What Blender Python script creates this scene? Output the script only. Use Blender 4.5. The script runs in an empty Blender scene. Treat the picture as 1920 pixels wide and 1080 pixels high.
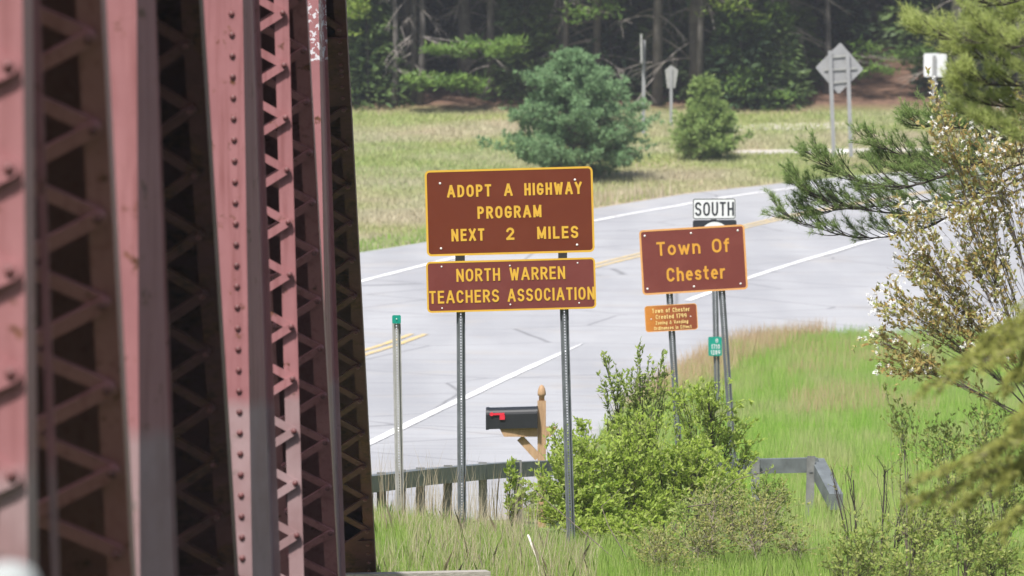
import bpy, math, random
import numpy as np
import mathutils
from mathutils import Vector, Matrix

sc = bpy.context.scene
COL = sc.collection
R = math.radians

# ------------------------------------------------------------------ camera
F = 10667.0                      # focal length in photo pixels (200 mm on 36 mm)
CZ = 4.0
PITCH = math.atan(340.0 / F)
cd = bpy.data.cameras.new("camera")
cd.lens = 200.0
cd.sensor_width = 36.0
cd.clip_start = 0.5
cd.clip_end = 3000
cd.dof.use_dof = True
cd.dof.focus_distance = 50.0
cd.dof.aperture_fstop = 5.4
cam = bpy.data.objects.new("camera", cd)
cam.location = (0, 0, CZ)
cam.rotation_euler = (math.pi / 2 - PITCH, 0, 0)
COL.objects.link(cam)
sc.camera = cam

# ------------------------------------------------------------------ sky, sun, exposure
SUN_EL, SUN_AZ = 57.0, 203.0     # azimuth clockwise from +Y: behind the camera, to the left
w = bpy.data.worlds.new("World")
sc.world = w
w.use_nodes = True
nt = w.node_tree
bg = nt.nodes["Background"]
sky = nt.nodes.new("ShaderNodeTexSky")
sky.sky_type = 'NISHITA'
sky.sun_disc = False
sky.sun_elevation = R(SUN_EL)
sky.sun_rotation = R(SUN_AZ)
sky.dust_density = 2.5
nt.links.new(sky.outputs[0], bg.inputs[0])
bg.inputs[1].default_value = 0.085
sd = bpy.data.lights.new("sun", 'SUN')
sd.energy = 4.5
sd.angle = R(4.0)
sd.color = (1.0, 0.955, 0.90)
sun = bpy.data.objects.new("sun", sd)
tosun = Vector((math.sin(R(SUN_AZ)) * math.cos(R(SUN_EL)), math.cos(R(SUN_AZ)) * math.cos(R(SUN_EL)), math.sin(R(SUN_EL))))
sun.rotation_euler = (-tosun).to_track_quat('-Z', 'Y').to_euler()
sun.location = (-20, -30, 40)
COL.objects.link(sun)
sc.view_settings.view_transform = 'Standard'
sc.view_settings.look = 'None'
sc.view_settings.exposure = 0.84
sc.view_settings.gamma = 1.0
sc.view_settings.use_curve_mapping = False
sc.cycles.max_bounces = 4
sc.cycles.diffuse_bounces = 2
sc.cycles.transparent_max_bounces = 4

# ------------------------------------------------------------------ picture point -> place
cp, sp = math.cos(PITCH), math.sin(PITCH)
def P(px, py, D):
    u, v = (px - 960) / F, (540 - py) / F
    t = D / (cp + v * sp)
    return Vector((u * t, D, CZ + (-sp + v * cp) * t))

KY = [990, 900, 830, 740, 648, 590, 528, 475, 430, 390, 350, 320, 290, 250, 215]
KD = [60, 67.8, 75, 87.5, 102, 111, 120, 130, 138, 147, 155, 160.5, 166, 174, 181]
KZ = [P(960, y, d).z for y, d in zip(KY, KD)]
def g(D):
    return float(np.interp(D, KD + [230, 330, 700], KZ + [KZ[-1] + 9, KZ[-1] + 26, KZ[-1] + 70]))
def sstep(a, b, x):
    t = min(1, max(0, (x - a) / (b - a)))
    return t * t * (3 - 2 * t)
NEAR_D = [-160, -60, -12, 0, 8, 15, 22, 34, 43, 46, 47.6, 48.6, 51]
NEAR_Z = [80, 22, 2.6, 2.2, 1.8, 0.6, -0.8, -1.4, -0.5, -0.45, -0.28, 0.0, 0.1]  # rise behind the camera: added hill, keeps low sky off the bridge
def ground(X, D):
    if D >= 62:
        return g(D)
    xx = min(1.3, max(-2.2, X))
    if D >= 51:
        k = sstep(51.3, 56, D)
        return (0.07 - 0.14 * xx) * (1 - k) + g(max(D, 60)) * k
    z = float(np.interp(D, NEAR_D, NEAR_Z))
    k = sstep(47.5, 51, D)
    return z - (0.14 * xx + .03) * k + (1.2 - .6 * sstep(36, 43, D)) * sstep(2.4, 3.8, X) * sstep(16, 26, D) * (1 - sstep(44, 47.5, D))
def groundD(py):
    lo, hi = 60.0, 181.0
    for _ in range(40):
        m = (lo + hi) / 2
        pt = P(960, py, m)
        if pt.z > ground(pt.x, m): lo = m
        else: hi = m
    return (lo + hi) / 2
def G(px, py):
    d = groundD(py)
    return P(px, py, d)

# ------------------------------------------------------------------ object helpers
ORG = {}
def tag(o, label=None, cat=None, group=None, kind=None):
    if label: o['label'] = label
    if cat: o['category'] = cat
    if group: o['group'] = group
    if kind: o['kind'] = kind
    return o
def thing(name, loc, label, cat, group=None):
    o = bpy.data.objects.new(name, None)
    o.empty_display_size = 0.2
    o.location = loc
    COL.objects.link(o)
    ORG[o] = Vector(loc)
    return tag(o, label, cat, group)
def add(name, me, parent=None, loc=None, kind=None):
    """link a mesh object; loc given in world space"""
    o = bpy.data.objects.new(name, me)
    COL.objects.link(o)
    org = ORG.get(parent, Vector((0, 0, 0)))
    if parent: o.parent = parent
    L = Vector(loc) if loc is not None else org.copy()
    o.location = L - org
    ORG[o] = L.copy()
    if kind: o['kind'] = kind
    return o
def mesh_obj(name, verts, faces, mat, parent=None, smooth=False, kind=None, mats=None, midx=None):
    """verts in world space; stored relative to the parent's place"""
    org = ORG.get(parent, Vector((0, 0, 0)))
    me = bpy.data.meshes.new(name)
    v = np.asarray([tuple(a) for a in verts], dtype=float) if not isinstance(verts, np.ndarray) else verts
    v = v - np.array(org)
    me.from_pydata(v.tolist(), [], faces if not isinstance(faces, np.ndarray) else faces.tolist())
    for m in (mats or [mat]): me.materials.append(m)
    if midx is not None: me.polygons.foreach_set('material_index', midx)
    if smooth: me.polygons.foreach_set('use_smooth', [True] * len(me.polygons))
    me.update()
    return add(name, me, parent, None, kind)
def fast_obj(name, verts, nper, mat, parent=None, kind=None, smooth=False):
    """verts (N*nper,3): N separate polygons of nper corners"""
    org = np.array(ORG.get(parent, Vector((0, 0, 0))))
    verts = (verts - org).astype(np.float32)
    n = len(verts) // nper
    me = bpy.data.meshes.new(name)
    me.vertices.add(len(verts)); me.loops.add(len(verts)); me.polygons.add(n)
    me.vertices.foreach_set('co', verts.ravel())
    me.loops.foreach_set('vertex_index', np.arange(len(verts), dtype=np.int32))
    me.polygons.foreach_set('loop_start', np.arange(0, len(verts), nper, dtype=np.int32))
    me.materials.append(mat)
    me.update(calc_edges=True)
    return add(name, me, parent, None, kind)

class MB:
    def __init__(s): s.v = []; s.f = []
    def hexa(s, c):
        b = len(s.v); s.v += [tuple(p) for p in c]
        s.f += [(b, b+3, b+2, b+1), (b+4, b+5, b+6, b+7), (b, b+1, b+5, b+4), (b+1, b+2, b+6, b+5), (b+2, b+3, b+7, b+6), (b+3, b, b+4, b+7)]
    def box(s, lo, hi):
        x0, y0, z0 = lo; x1, y1, z1 = hi
        s.hexa([(x0,y0,z0),(x1,y0,z0),(x1,y1,z0),(x0,y1,z0),(x0,y0,z1),(x1,y0,z1),(x1,y1,z1),(x0,y1,z1)])
    def slab(s, a, b, c, d, off):
        """quad a,b,c,d (Vectors) given a thickness vector"""
        o = Vector(off)
        s.hexa([a, b, c, d, a + o, b + o, c + o, d + o])
    def beam(s, a, b, wx, wz, side=None):
        a, b = Vector(a), Vector(b); t = (b - a).normalized()
        sd_ = Vector(side) if side is not None else t.cross(Vector((0, 0, 1)))
        if sd_.length < 1e-4: sd_ = Vector((1, 0, 0))
        sd_.normalize(); up = sd_.cross(t).normalized()
        sd_ *= wx / 2; up *= wz / 2
        s.hexa([a-sd_-up, a+sd_-up, a+sd_+up, a-sd_+up, b-sd_-up, b+sd_-up, b+sd_+up, b-sd_+up])
    def tube(s, pts, rad, n=6, cap=True):
        pts = [Vector(p) for p in pts]
        base = len(s.v); m = len(pts)
        t0 = (pts[1] - pts[0]).normalized()
        ref = Vector((0, 0, 1)) if abs(t0.z) < 0.9 else Vector((1, 0, 0))
        for i, p in enumerate(pts):
            t = (pts[min(i+1, m-1)] - pts[max(i-1, 0)])
            if t.length < 1e-9: t = t0
            t = t.normalized()
            a = t.cross(ref)
            if a.length < 1e-4: a = t.cross(Vector((0, 1, 0)))
            a.normalize(); b = t.cross(a)
            r = rad[i] if hasattr(rad, '__len__') else rad
            for k in range(n):
                th = 2 * math.pi * k / n
                s.v.append(tuple(p + a * (r * math.cos(th)) + b * (r * math.sin(th))))
        for i in range(m - 1):
            for k in range(n):
                q = base + i * n
                s.f.append((q + k, q + (k+1) % n, q + n + (k+1) % n, q + n + k))
        if cap:
            s.f.append(tuple(base + k for k in range(n))[::-1])
            s.f.append(tuple(base + (m-1) * n + k for k in range(n)))
    def lathe(s, c, prof, n=12):
        """prof list of (r,z) going up"""
        base = len(s.v); c = Vector(c)
        for r, z in prof:
            for k in range(n):
                th = 2 * math.pi * k / n
                s.v.append((c.x + r * math.cos(th), c.y + r * math.sin(th), c.z + z))
        for i in range(len(prof) - 1):
            for k in range(n):
                q = base + i * n
                s.f.append((q + k, q + (k+1) % n, q + n + (k+1) % n, q + n + k))
        s.f.append(tuple(base + k for k in range(n))[::-1])
        s.f.append(tuple(base + (len(prof)-1) * n + k for k in range(n)))
    def xform(s, M):
        s.v = [tuple(M @ Vector(p)) for p in s.v]; return s
    def build(s, name, mat, parent=None, smooth=False, kind=None):
        return mesh_obj(name, s.v, s.f, mat, parent, smooth, kind)

# ------------------------------------------------------------------ materials
def newmat(name):
    m = bpy.data.materials.new(name); m.use_nodes = True
    n = m.node_tree; b = n.nodes["Principled BSDF"]
    return m, n, b
def rgb(r, g_, b_):     # 0..255 sRGB -> linear
    f = lambda c: (c/255/12.92) if c <= 10 else ((c/255 + .055)/1.055) ** 2.4
    return (f(r), f(g_), f(b_), 1)
def ramp(n, fac, stops):
    r = n.nodes.new("ShaderNodeValToRGB")
    el = r.color_ramp.elements
    while len(el) < len(stops): el.new(0.5)
    for e, (p, c) in zip(el, stops):
        e.position = p; e.color = c if len(c) == 4 else (*c, 1)
    n.links.new(fac, r.inputs[0])
    return r.outputs[0]
def noise(n, scale, detail=4, rough=.55, vec=None, dist=0.0):
    t = n.nodes.new("ShaderNodeTexNoise")
    t.inputs['Scale'].default_value = scale; t.inputs['Detail'].default_value = detail
    t.inputs['Roughness'].default_value = rough; t.inputs['Distortion'].default_value = dist
    if vec is not None: n.links.new(vec, t.inputs['Vector'])
    return t.outputs[0]
def coords(n, kind='Object', scale=(1, 1, 1)):
    if kind == 'Position':
        o = n.nodes.new("ShaderNodeNewGeometry").outputs['Position']
    else:
        o = n.nodes.new("ShaderNodeTexCoord").outputs[kind]
    mp = n.nodes.new("ShaderNodeMapping")
    mp.inputs['Scale'].default_value = scale
    n.links.new(o, mp.inputs[0])
    return mp.outputs[0]
def mixc(n, fac, a, b, mode='MIX'):
    m = n.nodes.new("ShaderNodeMix"); m.data_type = 'RGBA'; m.blend_type = mode
    for inp, val in ((m.inputs[0], fac), (m.inputs[6], a), (m.inputs[7], b)):
        if isinstance(val, bpy.types.NodeSocket): n.links.new(val, inp)
        else: inp.default_value = val if not isinstance(val, tuple) or len(val) == 4 else (*val, 1)
    return m.outputs[2]
def bump(n, b, h, strength=.3, dist=.01):
    bp = n.nodes.new("ShaderNodeBump")
    bp.inputs['Strength'].default_value = strength; bp.inputs['Distance'].default_value = dist
    n.links.new(h, bp.inputs['Height']); n.links.new(bp.outputs[0], b.inputs['Normal'])
def simple(name, c, rough=.6, var=.12, scale=6, metal=0.0, spec=.5, bumps=0.0):
    m, n, b = newmat(name)
    v = coords(n, 'Position')
    f = noise(n, scale, 5, .6, v)
    lo = tuple(x * (1 - var) for x in c[:3]); hi = tuple(min(1, x * (1 + var)) for x in c[:3])
    n.links.new(ramp(n, f, [(.3, lo), (.7, hi)]), b.inputs['Base Color'])
    b.inputs['Roughness'].default_value = rough; b.inputs['Metallic'].default_value = metal
    b.inputs['Specular IOR Level'].default_value = spec
    if bumps: bump(n, b, f, bumps)
    return m
def leafmat(name, cols, trans=.35, rough=.55, patch=None):
    m, n, b = newmat(name)
    geo = n.nodes.new("ShaderNodeNewGeometry")
    stops = [(i / max(1, len(cols) - 1), c) for i, c in enumerate(cols)]
    colr = ramp(n, geo.outputs['Random Per Island'], stops)
    if patch:
        v = coords(n, 'Position')
        f = noise(n, patch[0], 3, .5, v)
        f2 = ramp(n, f, [(patch[2], (0, 0, 0)), (patch[3], (1, 1, 1))])
        colr = mixc(n, f2, colr, patch[1])
    n.links.new(colr, b.inputs['Base Color'])
    b.inputs['Roughness'].default_value = rough
    b.inputs['Specular IOR Level'].default_value = .25
    tr = n.nodes.new("ShaderNodeBsdfTranslucent")
    n.links.new(colr, tr.inputs[0])
    mx = n.nodes.new("ShaderNodeMixShader"); mx.inputs[0].default_value = trans
    n.links.new(b.outputs[0], mx.inputs[1]); n.links.new(tr.outputs[0], mx.inputs[2])
    n.links.new(mx.outputs[0], n.nodes["Material Output"].inputs[0])
    return m

def mk_paint(name, bleach):
    m, n, b = newmat(name)
    v = coords(n, 'Position')
    f = noise(n, 2.2, 5, .6, v)
    base = ramp(n, f, [(.3, (.245, .104, .110)), (.7, (.31, .142, .148))])
    r = noise(n, 7.0, 8, .68, v)
    rmask = ramp(n, r, [(.60, (0, 0, 0)), (.66, (1, 1, 1))])
    rust = ramp(n, noise(n, 30, 4, .6, v), [(.35, (.05, .022, .012)), (.7, (.17, .065, .025))])
    c = mixc(n, rmask, base, rust)
    chalk = ramp(n, noise(n, 1.2, 6, .7, v, .6), [(.62, (0, 0, 0)), (.78, (.4, .4, .4))])
    c = mixc(n, chalk, c, (.33, .22, .215, 1))
    streak = ramp(n, noise(n, 1.0, 5, .6, coords(n, 'Position', (26, 26, 1.3))), [(.50, (0, 0, 0)), (.72, (.6, .6, .6))])
    c = mixc(n, streak, c, (.15, .045, .043, 1))
    if bleach:       # salt-bleached lower zone of the posts, and a patch of flaked paint on the last one
        geo = n.nodes.new("ShaderNodeNewGeometry"); sep = n.nodes.new("ShaderNodeSeparateXYZ")
        n.links.new(geo.outputs['Position'], sep.inputs[0])
        def math_(op, a, b_):
            q = n.nodes.new("ShaderNodeMath"); q.operation = op
            for i_, x in enumerate((a, b_)):
                if isinstance(x, bpy.types.NodeSocket): n.links.new(x, q.inputs[i_])
                else: q.inputs[i_].default_value = x
            return q.outputs[0]
        hgt = math_('ADD', math_('ADD', sep.outputs[2], math_('MULTIPLY', sep.outputs[1], .037)), math_('MULTIPLY', noise(n, 6, 4, .6, v), .12))
        mr = n.nodes.new("ShaderNodeMapRange"); mr.inputs[1].default_value = 3.64; mr.inputs[2].default_value = 3.56
        n.links.new(hgt, mr.inputs[0])
        c = mixc(n, math_('MULTIPLY', mr.outputs[0], .65), c, ramp(n, noise(n, 3, 5, .6, v), [(.35, (.22, .165, .165)), (.7, (.33, .27, .275))]))
        fl = math_('MULTIPLY', math_('GREATER_THAN', sep.outputs[2], 4.32), math_('MULTIPLY', math_('GREATER_THAN', sep.outputs[1], 39.9), math_('GREATER_THAN', noise(n, 22, 3, .6, v), .54)))
        c = mixc(n, fl, c, (.55, .53, .56, 1))
    n.links.new(c, b.inputs['Base Color'])
    b.inputs['Roughness'].default_value = .5
    b.inputs['Specular IOR Level'].default_value = .35
    bump(n, b, r, .25, .004)
    return m
M_paint = mk_paint("faded_maroon_bridge_paint", True)
M_maroon_paint = mk_paint("maroon_diagonal_paint", False)
def mk_shadepaint():  # base darkened to paint in the undersides' shade, with rust over it
    m, n, b = newmat("shade_darkened_rusty_paint")
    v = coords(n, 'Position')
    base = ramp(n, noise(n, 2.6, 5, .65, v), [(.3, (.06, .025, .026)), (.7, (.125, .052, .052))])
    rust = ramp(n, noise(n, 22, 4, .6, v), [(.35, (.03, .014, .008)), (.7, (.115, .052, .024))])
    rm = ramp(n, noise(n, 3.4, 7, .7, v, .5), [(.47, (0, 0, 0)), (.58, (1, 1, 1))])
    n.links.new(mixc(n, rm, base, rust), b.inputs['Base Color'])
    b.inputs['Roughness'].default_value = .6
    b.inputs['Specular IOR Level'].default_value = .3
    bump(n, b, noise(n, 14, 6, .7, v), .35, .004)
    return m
M_shadepaint = mk_shadepaint()
M_rivet = simple("rivet_paint", (.11, .035, .035), .5, .35, 30)

def mk_ground():
    m, n, b = newmat("rough_ground_turf")
    v = coords(n, 'Position')
    geo = n.nodes.new("ShaderNodeNewGeometry"); sep = n.nodes.new("ShaderNodeSeparateXYZ")
    n.links.new(geo.outputs['Position'], sep.inputs[0])
    f1 = noise(n, .16, 5, .6, coords(n, 'Position', (1, .55, 1)))
    f2 = noise(n, 2.3, 6, .65, v)
    green = ramp(n, f2, [(.3, (.10, .155, .035)), (.7, (.19, .26, .07))])
    straw = ramp(n, f2, [(.3, (.22, .17, .105)), (.7, (.36, .30, .20))])
    field = mixc(n, ramp(n, f1, [(.42, (0, 0, 0)), (.56, (1, 1, 1))]), green, straw)
    litter = ramp(n, noise(n, 5, 6, .7, v), [(.3, (.055, .03, .02)), (.7, (.20, .115, .075))])
    mr = n.nodes.new("ShaderNodeMapRange"); mr.inputs[1].default_value = 180.5; mr.inputs[2].default_value = 183
    n.links.new(sep.outputs[1], mr.inputs[0])
    bank = ramp(n, f2, [(.3, (.03, .038, .015)), (.7, (.07, .085, .03))])  # near banks and added hill darkened to cut bounce onto the bridge
    mr2 = n.nodes.new("ShaderNodeMapRange"); mr2.inputs[1].default_value = 44.5; mr2.inputs[2].default_value = 46.5
    n.links.new(sep.outputs[1], mr2.inputs[0])
    field = mixc(n, mr2.outputs[0], bank, field)
    c = mixc(n, mr.outputs[0], field, litter)
    n.links.new(c, b.inputs['Base Color']); b.inputs['Roughness'].default_value = .95
    bump(n, b, f2, .6, .06)
    return m
M_ground = mk_ground()

def mk_asphalt():
    m, n, b = newmat("worn_pale_asphalt")
    v = coords(n, 'Position')
    f = noise(n, .35, 6, .6, coords(n, 'Position', (1, .35, 1)))
    fine = noise(n, 28, 3, .6, v)
    c = ramp(n, f, [(.3, (.295, .300, .315)), (.7, (.355, .360, .375))])
    sx = ramp(n, noise(n, 1.1, 5, .65, coords(n, 'Position', (.25, 1.5, 1)), .8), [(.50, (0, 0, 0)), (.68, (.4, .4, .4))])
    c = mixc(n, sx, c, (.20, .20, .215, 1))
    tk = ramp(n, noise(n, 1.0, 3, .5, coords(n, 'Position', (.55, .06, 1))), [(.42, (0, 0, 0)), (.60, (.4, .4, .4))])
    c = mixc(n, tk, c, (.23, .235, .255, 1))
    sand = ramp(n, noise(n, .5, 5, .6, v), [(.56, (0, 0, 0)), (.75, (.6, .6, .6))])
    c = mixc(n, sand, c, (.34, .315, .29, 1))
    vo = n.nodes.new("ShaderNodeTexVoronoi"); vo.feature = 'DISTANCE_TO_EDGE'; vo.inputs['Scale'].default_value = .22
    wv = n.nodes.new("ShaderNodeMix"); wv.data_type = 'VECTOR'; wv.inputs[0].default_value = .06
    nz = n.nodes.new("ShaderNodeTexNoise"); nz.inputs['Scale'].default_value = .9; nz.inputs['Detail'].default_value = 5
    n.links.new(v, nz.inputs[0]); n.links.new(v, wv.inputs[4]); n.links.new(nz.outputs[1], wv.inputs[5])
    n.links.new(wv.outputs[1], vo.inputs['Vector'])
    cr = ramp(n, vo.outputs[0], [(.0, (.75, .75, .75)), (.010, (0, 0, 0))])
    c = mixc(n, cr, c, (.12, .12, .125, 1))
    c = mixc(n, .25, c, mixc(n, 1.0, c, ramp(n, fine, [(.3, (.6, .6, .6)), (.7, (1, 1, 1))]), 'MULTIPLY'))
    n.links.new(c, b.inputs['Base Color']); b.inputs['Roughness'].default_value = .85
    b.inputs['Specular IOR Level'].default_value = .3
    bump(n, b, fine, .3, .004)
    return m
M_asphalt = mk_asphalt()
def mk_line(name, c, thr):
    m, n, b = newmat(name)
    v = coords(n, 'Position')
    f = noise(n, 9, 6, .7, v)
    wear = ramp(n, f, [(thr, (0, 0, 0)), (thr + .12, (.8, .8, .8))])
    n.links.new(mixc(n, wear, c, (.30, .30, .32, 1)), b.inputs['Base Color'])
    b.inputs['Roughness'].default_value = .7
    return m
M_white = mk_line("white_road_paint", (.74, .74, .74, 1), .50)
M_yellow = mk_line("yellow_road_paint", (.56, .41, .15, 1), .47)
M_gravel = simple("pale_gravel", (.42, .39, .36), .95, .2, 8, bumps=.3)
M_galv = simple("galvanised_steel", (.105, .118, .128), .55, .28, 9, .15, .5)
M_rail = simple("weathered_rail_steel", (.12, .136, .142), .5, .3, 7, .15)
M_railpost = simple("weathered_rail_post_steel", (.155, .16, .158), .6, .3, 9, .1)
M_galv2 = simple("light_galvanised_steel", (.27, .275, .265), .55, .15, 9, .1, .5)
M_galv_far = simple("dull_aluminium", (.24, .245, .25), .6, .1, 3, .1, .5)
M_bolt = simple("pale_bolt_head", (.60, .58, .56), .5, .2, 30)
M_black = simple("black_bracket", (.012, .012, .013), .6, .2, 10)
M_mail = simple("black_mailbox_steel", (.010, .012, .015), .5, .15, 12, .1)
M_red = simple("red_flag_plastic", (.52, .02, .04), .4, .1, 10)
M_teal = simple("teal_green_reflector", (.0, .22, .165), .45, .1, 10)
def mk_wood():
    m, n, b = newmat("new_pine_lumber")
    v = coords(n, 'Position', (14, 14, 1.6))
    f = noise(n, 2.5, 6, .6, v, 1.2)
    n.links.new(ramp(n, f, [(.3, (.25, .15, .08)), (.55, (.35, .225, .125)), (.75, (.42, .285, .165))]), b.inputs['Base Color'])
    b.inputs['Roughness'].default_value = .7
    bump(n, b, f, .2, .003)
    return m
M_wood = mk_wood()
def mk_oldwood():
    m, n, b = newmat("weathered_grey_timber")
    v = coords(n, 'Position', (2, 20, 20))
    f = noise(n, 3, 6, .65, v, .8)
    n.links.new(ramp(n, f, [(.3, (.17, .155, .135)), (.7, (.38, .355, .32))]), b.inputs['Base Color'])
    b.inputs['Roughness'].default_value = .9
    bump(n, b, f, .4, .006)
    return m
M_oldwood = mk_oldwood()
def mk_panel(name, c, fade, thr=.55):
    m, n, b = newmat(name)
    v = coords(n, 'Position', (3, 3, 3))
    f = noise(n, 1.1, 5, .6, v, .4)
    col = mixc(n, ramp(n, f, [(thr - .12, (0, 0, 0)), (thr + .15, (.75, .75, .75))]), c, fade)
    sc_ = ramp(n, noise(n, 60, 3, .7, coords(n, 'Position', (1, 1, .12))), [(.70, (0, 0, 0)), (.78, (.18, .18, .18))])
    col = mixc(n, sc_, col, (.30, .16, .13, 1))
    n.links.new(col, b.inputs['Base Color']); b.inputs['Roughness'].default_value = .5
    b.inputs['Specular IOR Level'].default_value = .3
    return m
M_brown = mk_panel("orange_brown_sheeting", (.108, .020, .006, 1), (.124, .026, .009, 1))
M_maroon = mk_panel("faded_maroon_sheeting", (.122, .027, .022, 1), (.148, .038, .031, 1))
M_maroon2 = mk_panel("faded_red_brown_sheeting", (.128, .028, .022, 1), (.155, .040, .031, 1))
M_gold = simple("gold_sheeting", (.53, .315, .03), .5, .06, 8)
M_gold2 = simple("orange_gold_sheeting", (.50, .245, .025), .5, .06, 8)
M_peach = simple("faded_orange_edge_sheeting", (.53, .265, .09), .5, .06, 8)
def mk_small():
    m, n, b = newmat("amber_to_brown_sheeting")  # colour runs from amber at the left to brown at the right
    tc = n.nodes.new("ShaderNodeTexCoord"); sep = n.nodes.new("ShaderNodeSeparateXYZ")
    n.links.new(tc.outputs['Generated'], sep.inputs[0])
    nz = noise(n, 5, 4, .6, coords(n, 'Generated'))
    ad = n.nodes.new("ShaderNodeMath"); ad.operation = 'MULTIPLY_ADD'; ad.inputs[1].default_value = .35
    n.links.new(nz, ad.inputs[0]); n.links.new(sep.outputs[0], ad.inputs[2])
    n.links.new(ramp(n, ad.outputs[0], [(.15, (.46, .175, .02)), (.6, (.27, .075, .016)), (1.0, (.18, .04, .014))]), b.inputs['Base Color'])
    b.inputs['Roughness'].default_value = .5
    return m
M_small = mk_small()
M_signwhite = simple("white_sign_sheeting", (.56, .58, .60), .5, .05, 5)
M_signblack = simple("black_sign_ink", (.012, .014, .022), .5, .1, 5)
M_cream = simple("cream_lettering", (.66, .50, .20), .5, .08, 8)

# ------------------------------------------------------------------ terrain
Dg = sorted(set([-160, -60, -12, 0, 8, 15, 22, 28, 34, 38, 41, 43, 44.5, 46] + [46 + .5 * i for i in range(33)] + KD +
                [62 + i * 2.0 for i in range(60)] + [184, 188, 194, 202, 212, 230, 260, 330, 450, 700]))
Xg = [-500, -200, -90, -50, -30, -20, -14, -10, -8, -6, -5, -4, -3.5, -3, -2.6, -2.2] + [-2 + .25 * i for i in range(17)] + \
     [2.5, 3, 3.5, 4, 5, 6, 8, 10, 14, 20, 30, 50, 90, 200, 500]
Dg = np.array(Dg, dtype=float)
Zrow = np.array([g(d) for d in Dg])
def gz(D):            # height of the sheet as it is drawn (beyond 62 m)
    return float(np.interp(D, Dg, Zrow))
V = []; Fc = []
rng = random.Random(4)
for d in Dg:
    for x in Xg:
        V.append((x, d, ground(x, d)))
nx = len(Xg)
for i in range(len(Dg) - 1):
    for j in range(nx - 1):
        a = i * nx + j
        Fc.append((a, a + 1, a + nx + 1, a + nx))
tag(mesh_obj("ground", V, Fc, M_ground, None, True), kind="structure")

# road sheet --------------------------------------------------------------
far_edge = [(300, 560), (560, 503), (670, 475), (800, 455), (950, 425), (1110, 392), (1300, 362), (1500, 340), (1700, 322), (2000, 302)]
near_grass = [(1085, 880), (1130, 808), (1190, 762), (1250, 722), (1325, 678), (1395, 652), (1480, 642)]
def curveD(pts):
    w_ = [G(*p) for p in pts]
    w_.sort(key=lambda p: p.y)
    return np.array([p.y for p in w_]), np.array([p.x for p in w_])
feD, feX = curveD(far_edge)
ngD, ngX = curveD(near_grass)
def road_left(D):
    if D < feD[0]: return feX[0] - (feD[0] - D) * .12
    return float(np.interp(D, feD, feX))
def road_right(D):
    if D < ngD[0]: return float(ngX[0] - (ngD[0] - D) * .10)
    if D <= ngD[-1]: return float(np.interp(D, ngD, ngX))
    return float(ngX[-1] + (D - ngD[-1]) * 2.2 if D < ngD[-1] + 5 else ngX[-1] + 11 + (D - ngD[-1] - 5) * 5)
rows = [d for d in Dg if 61 <= d <= feD[-1]]
rows = sorted(set(rows + [float(x) for x in ngD]))
V = []; Fc = []; ns = 10
for d in rows:
    l, r = road_left(d), max(road_left(d) + .05, road_right(d))
    z = (gz(d) if d >= 62 else ground(0.0, d)) + .012
    for k in range(ns + 1):
        V.append((l + (r - l) * k / ns, d, z))
for i in range(len(rows) - 1):
    for k in range(ns):
        a = i * (ns + 1) + k
        Fc.append((a, a + 1, a + ns + 2, a + ns + 1))
road = tag(mesh_obj("road", V, Fc, M_asphalt, None, True), kind="structure")

def ribbon(name, pts, width, mat, parent, lift=.022, offset=0.0, taper=False):
    w_ = [G(*p) for p in pts]
    path = []
    for a, b in zip(w_[:-1], w_[1:]):
        n_ = max(2, int((b - a).length / .8))
        for k in range(n_): path.append(a.lerp(b, k / n_))
    path.append(w_[-1])
    for _ in range(25):
        path = [path[0]] + [path[i] * .5 + (path[i-1] + path[i+1]) * .25 for i in range(1, len(path)-1)] + [path[-1]]
    V, Fc = [], []
    for i, p in enumerate(path):
        t = path[min(i+1, len(path)-1)] - path[max(i-1, 0)]
        s_ = Vector((t.y, -t.x, 0)).normalized()
        hw = width / 2 * (1 + .22 * mathutils.noise.noise(Vector((p.x * 1.7 + offset * 9, p.y * 1.7, 0))))
        if taper and i > len(path) - 8: hw *= max(.15, (len(path) - i) / 8)
        for sgn in (-1, 1):
            q = p + s_ * (offset + sgn * hw)
            V.append((q.x, q.y, gz(q.y) + lift))
    for i in range(len(path) - 1):
        Fc.append((2*i, 2*i+1, 2*i+3, 2*i+2))
    return mesh_obj(name, V, Fc, mat, parent)
near1 = [(430, 965), (560, 900), (700, 830), (800, 781), (890, 738), (990, 692), (1092, 646)]
near2 = [(1290, 565), (1405, 522), (1520, 484), (1650, 446), (1800, 408), (2000, 366)]
farl = [(300, 632), (560, 563), (680, 528), (800, 497), (960, 455), (1117, 413), (1300, 379), (1500, 350), (1700, 330), (1950, 310)]
yel1 = [(430, 744), (560, 703), (686, 661), (785, 628)]
yel2 = [(1060, 515), (1117, 498), (1198, 479), (1300, 452), (1400, 425), (1500, 401), (1650, 372), (1900, 338)]
ribbon("edge_line", near1, .15, M_white, road, taper=True)
ribbon("edge_line", near2, .15, M_white, road)
ribbon("edge_line", farl, .15, M_white, road)
for seg in (yel1, yel2):
    for o_ in (-.13, .13):
        ribbon("centre_line", seg, .13, M_yellow, road, offset=o_)
gp = ribbon("gravel_path", [(1380, 287), (1450, 285), (1560, 284), (1700, 282), (2000, 279)], 1.5, M_gravel, None, lift=.02)
tag(gp, kind="structure")
gp = ribbon("gravel_path", [(1340, 242), (1420, 238), (1530, 236), (1600, 236)], 2.2, M_gravel, None, lift=.02)
tag(gp, kind="structure")

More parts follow.
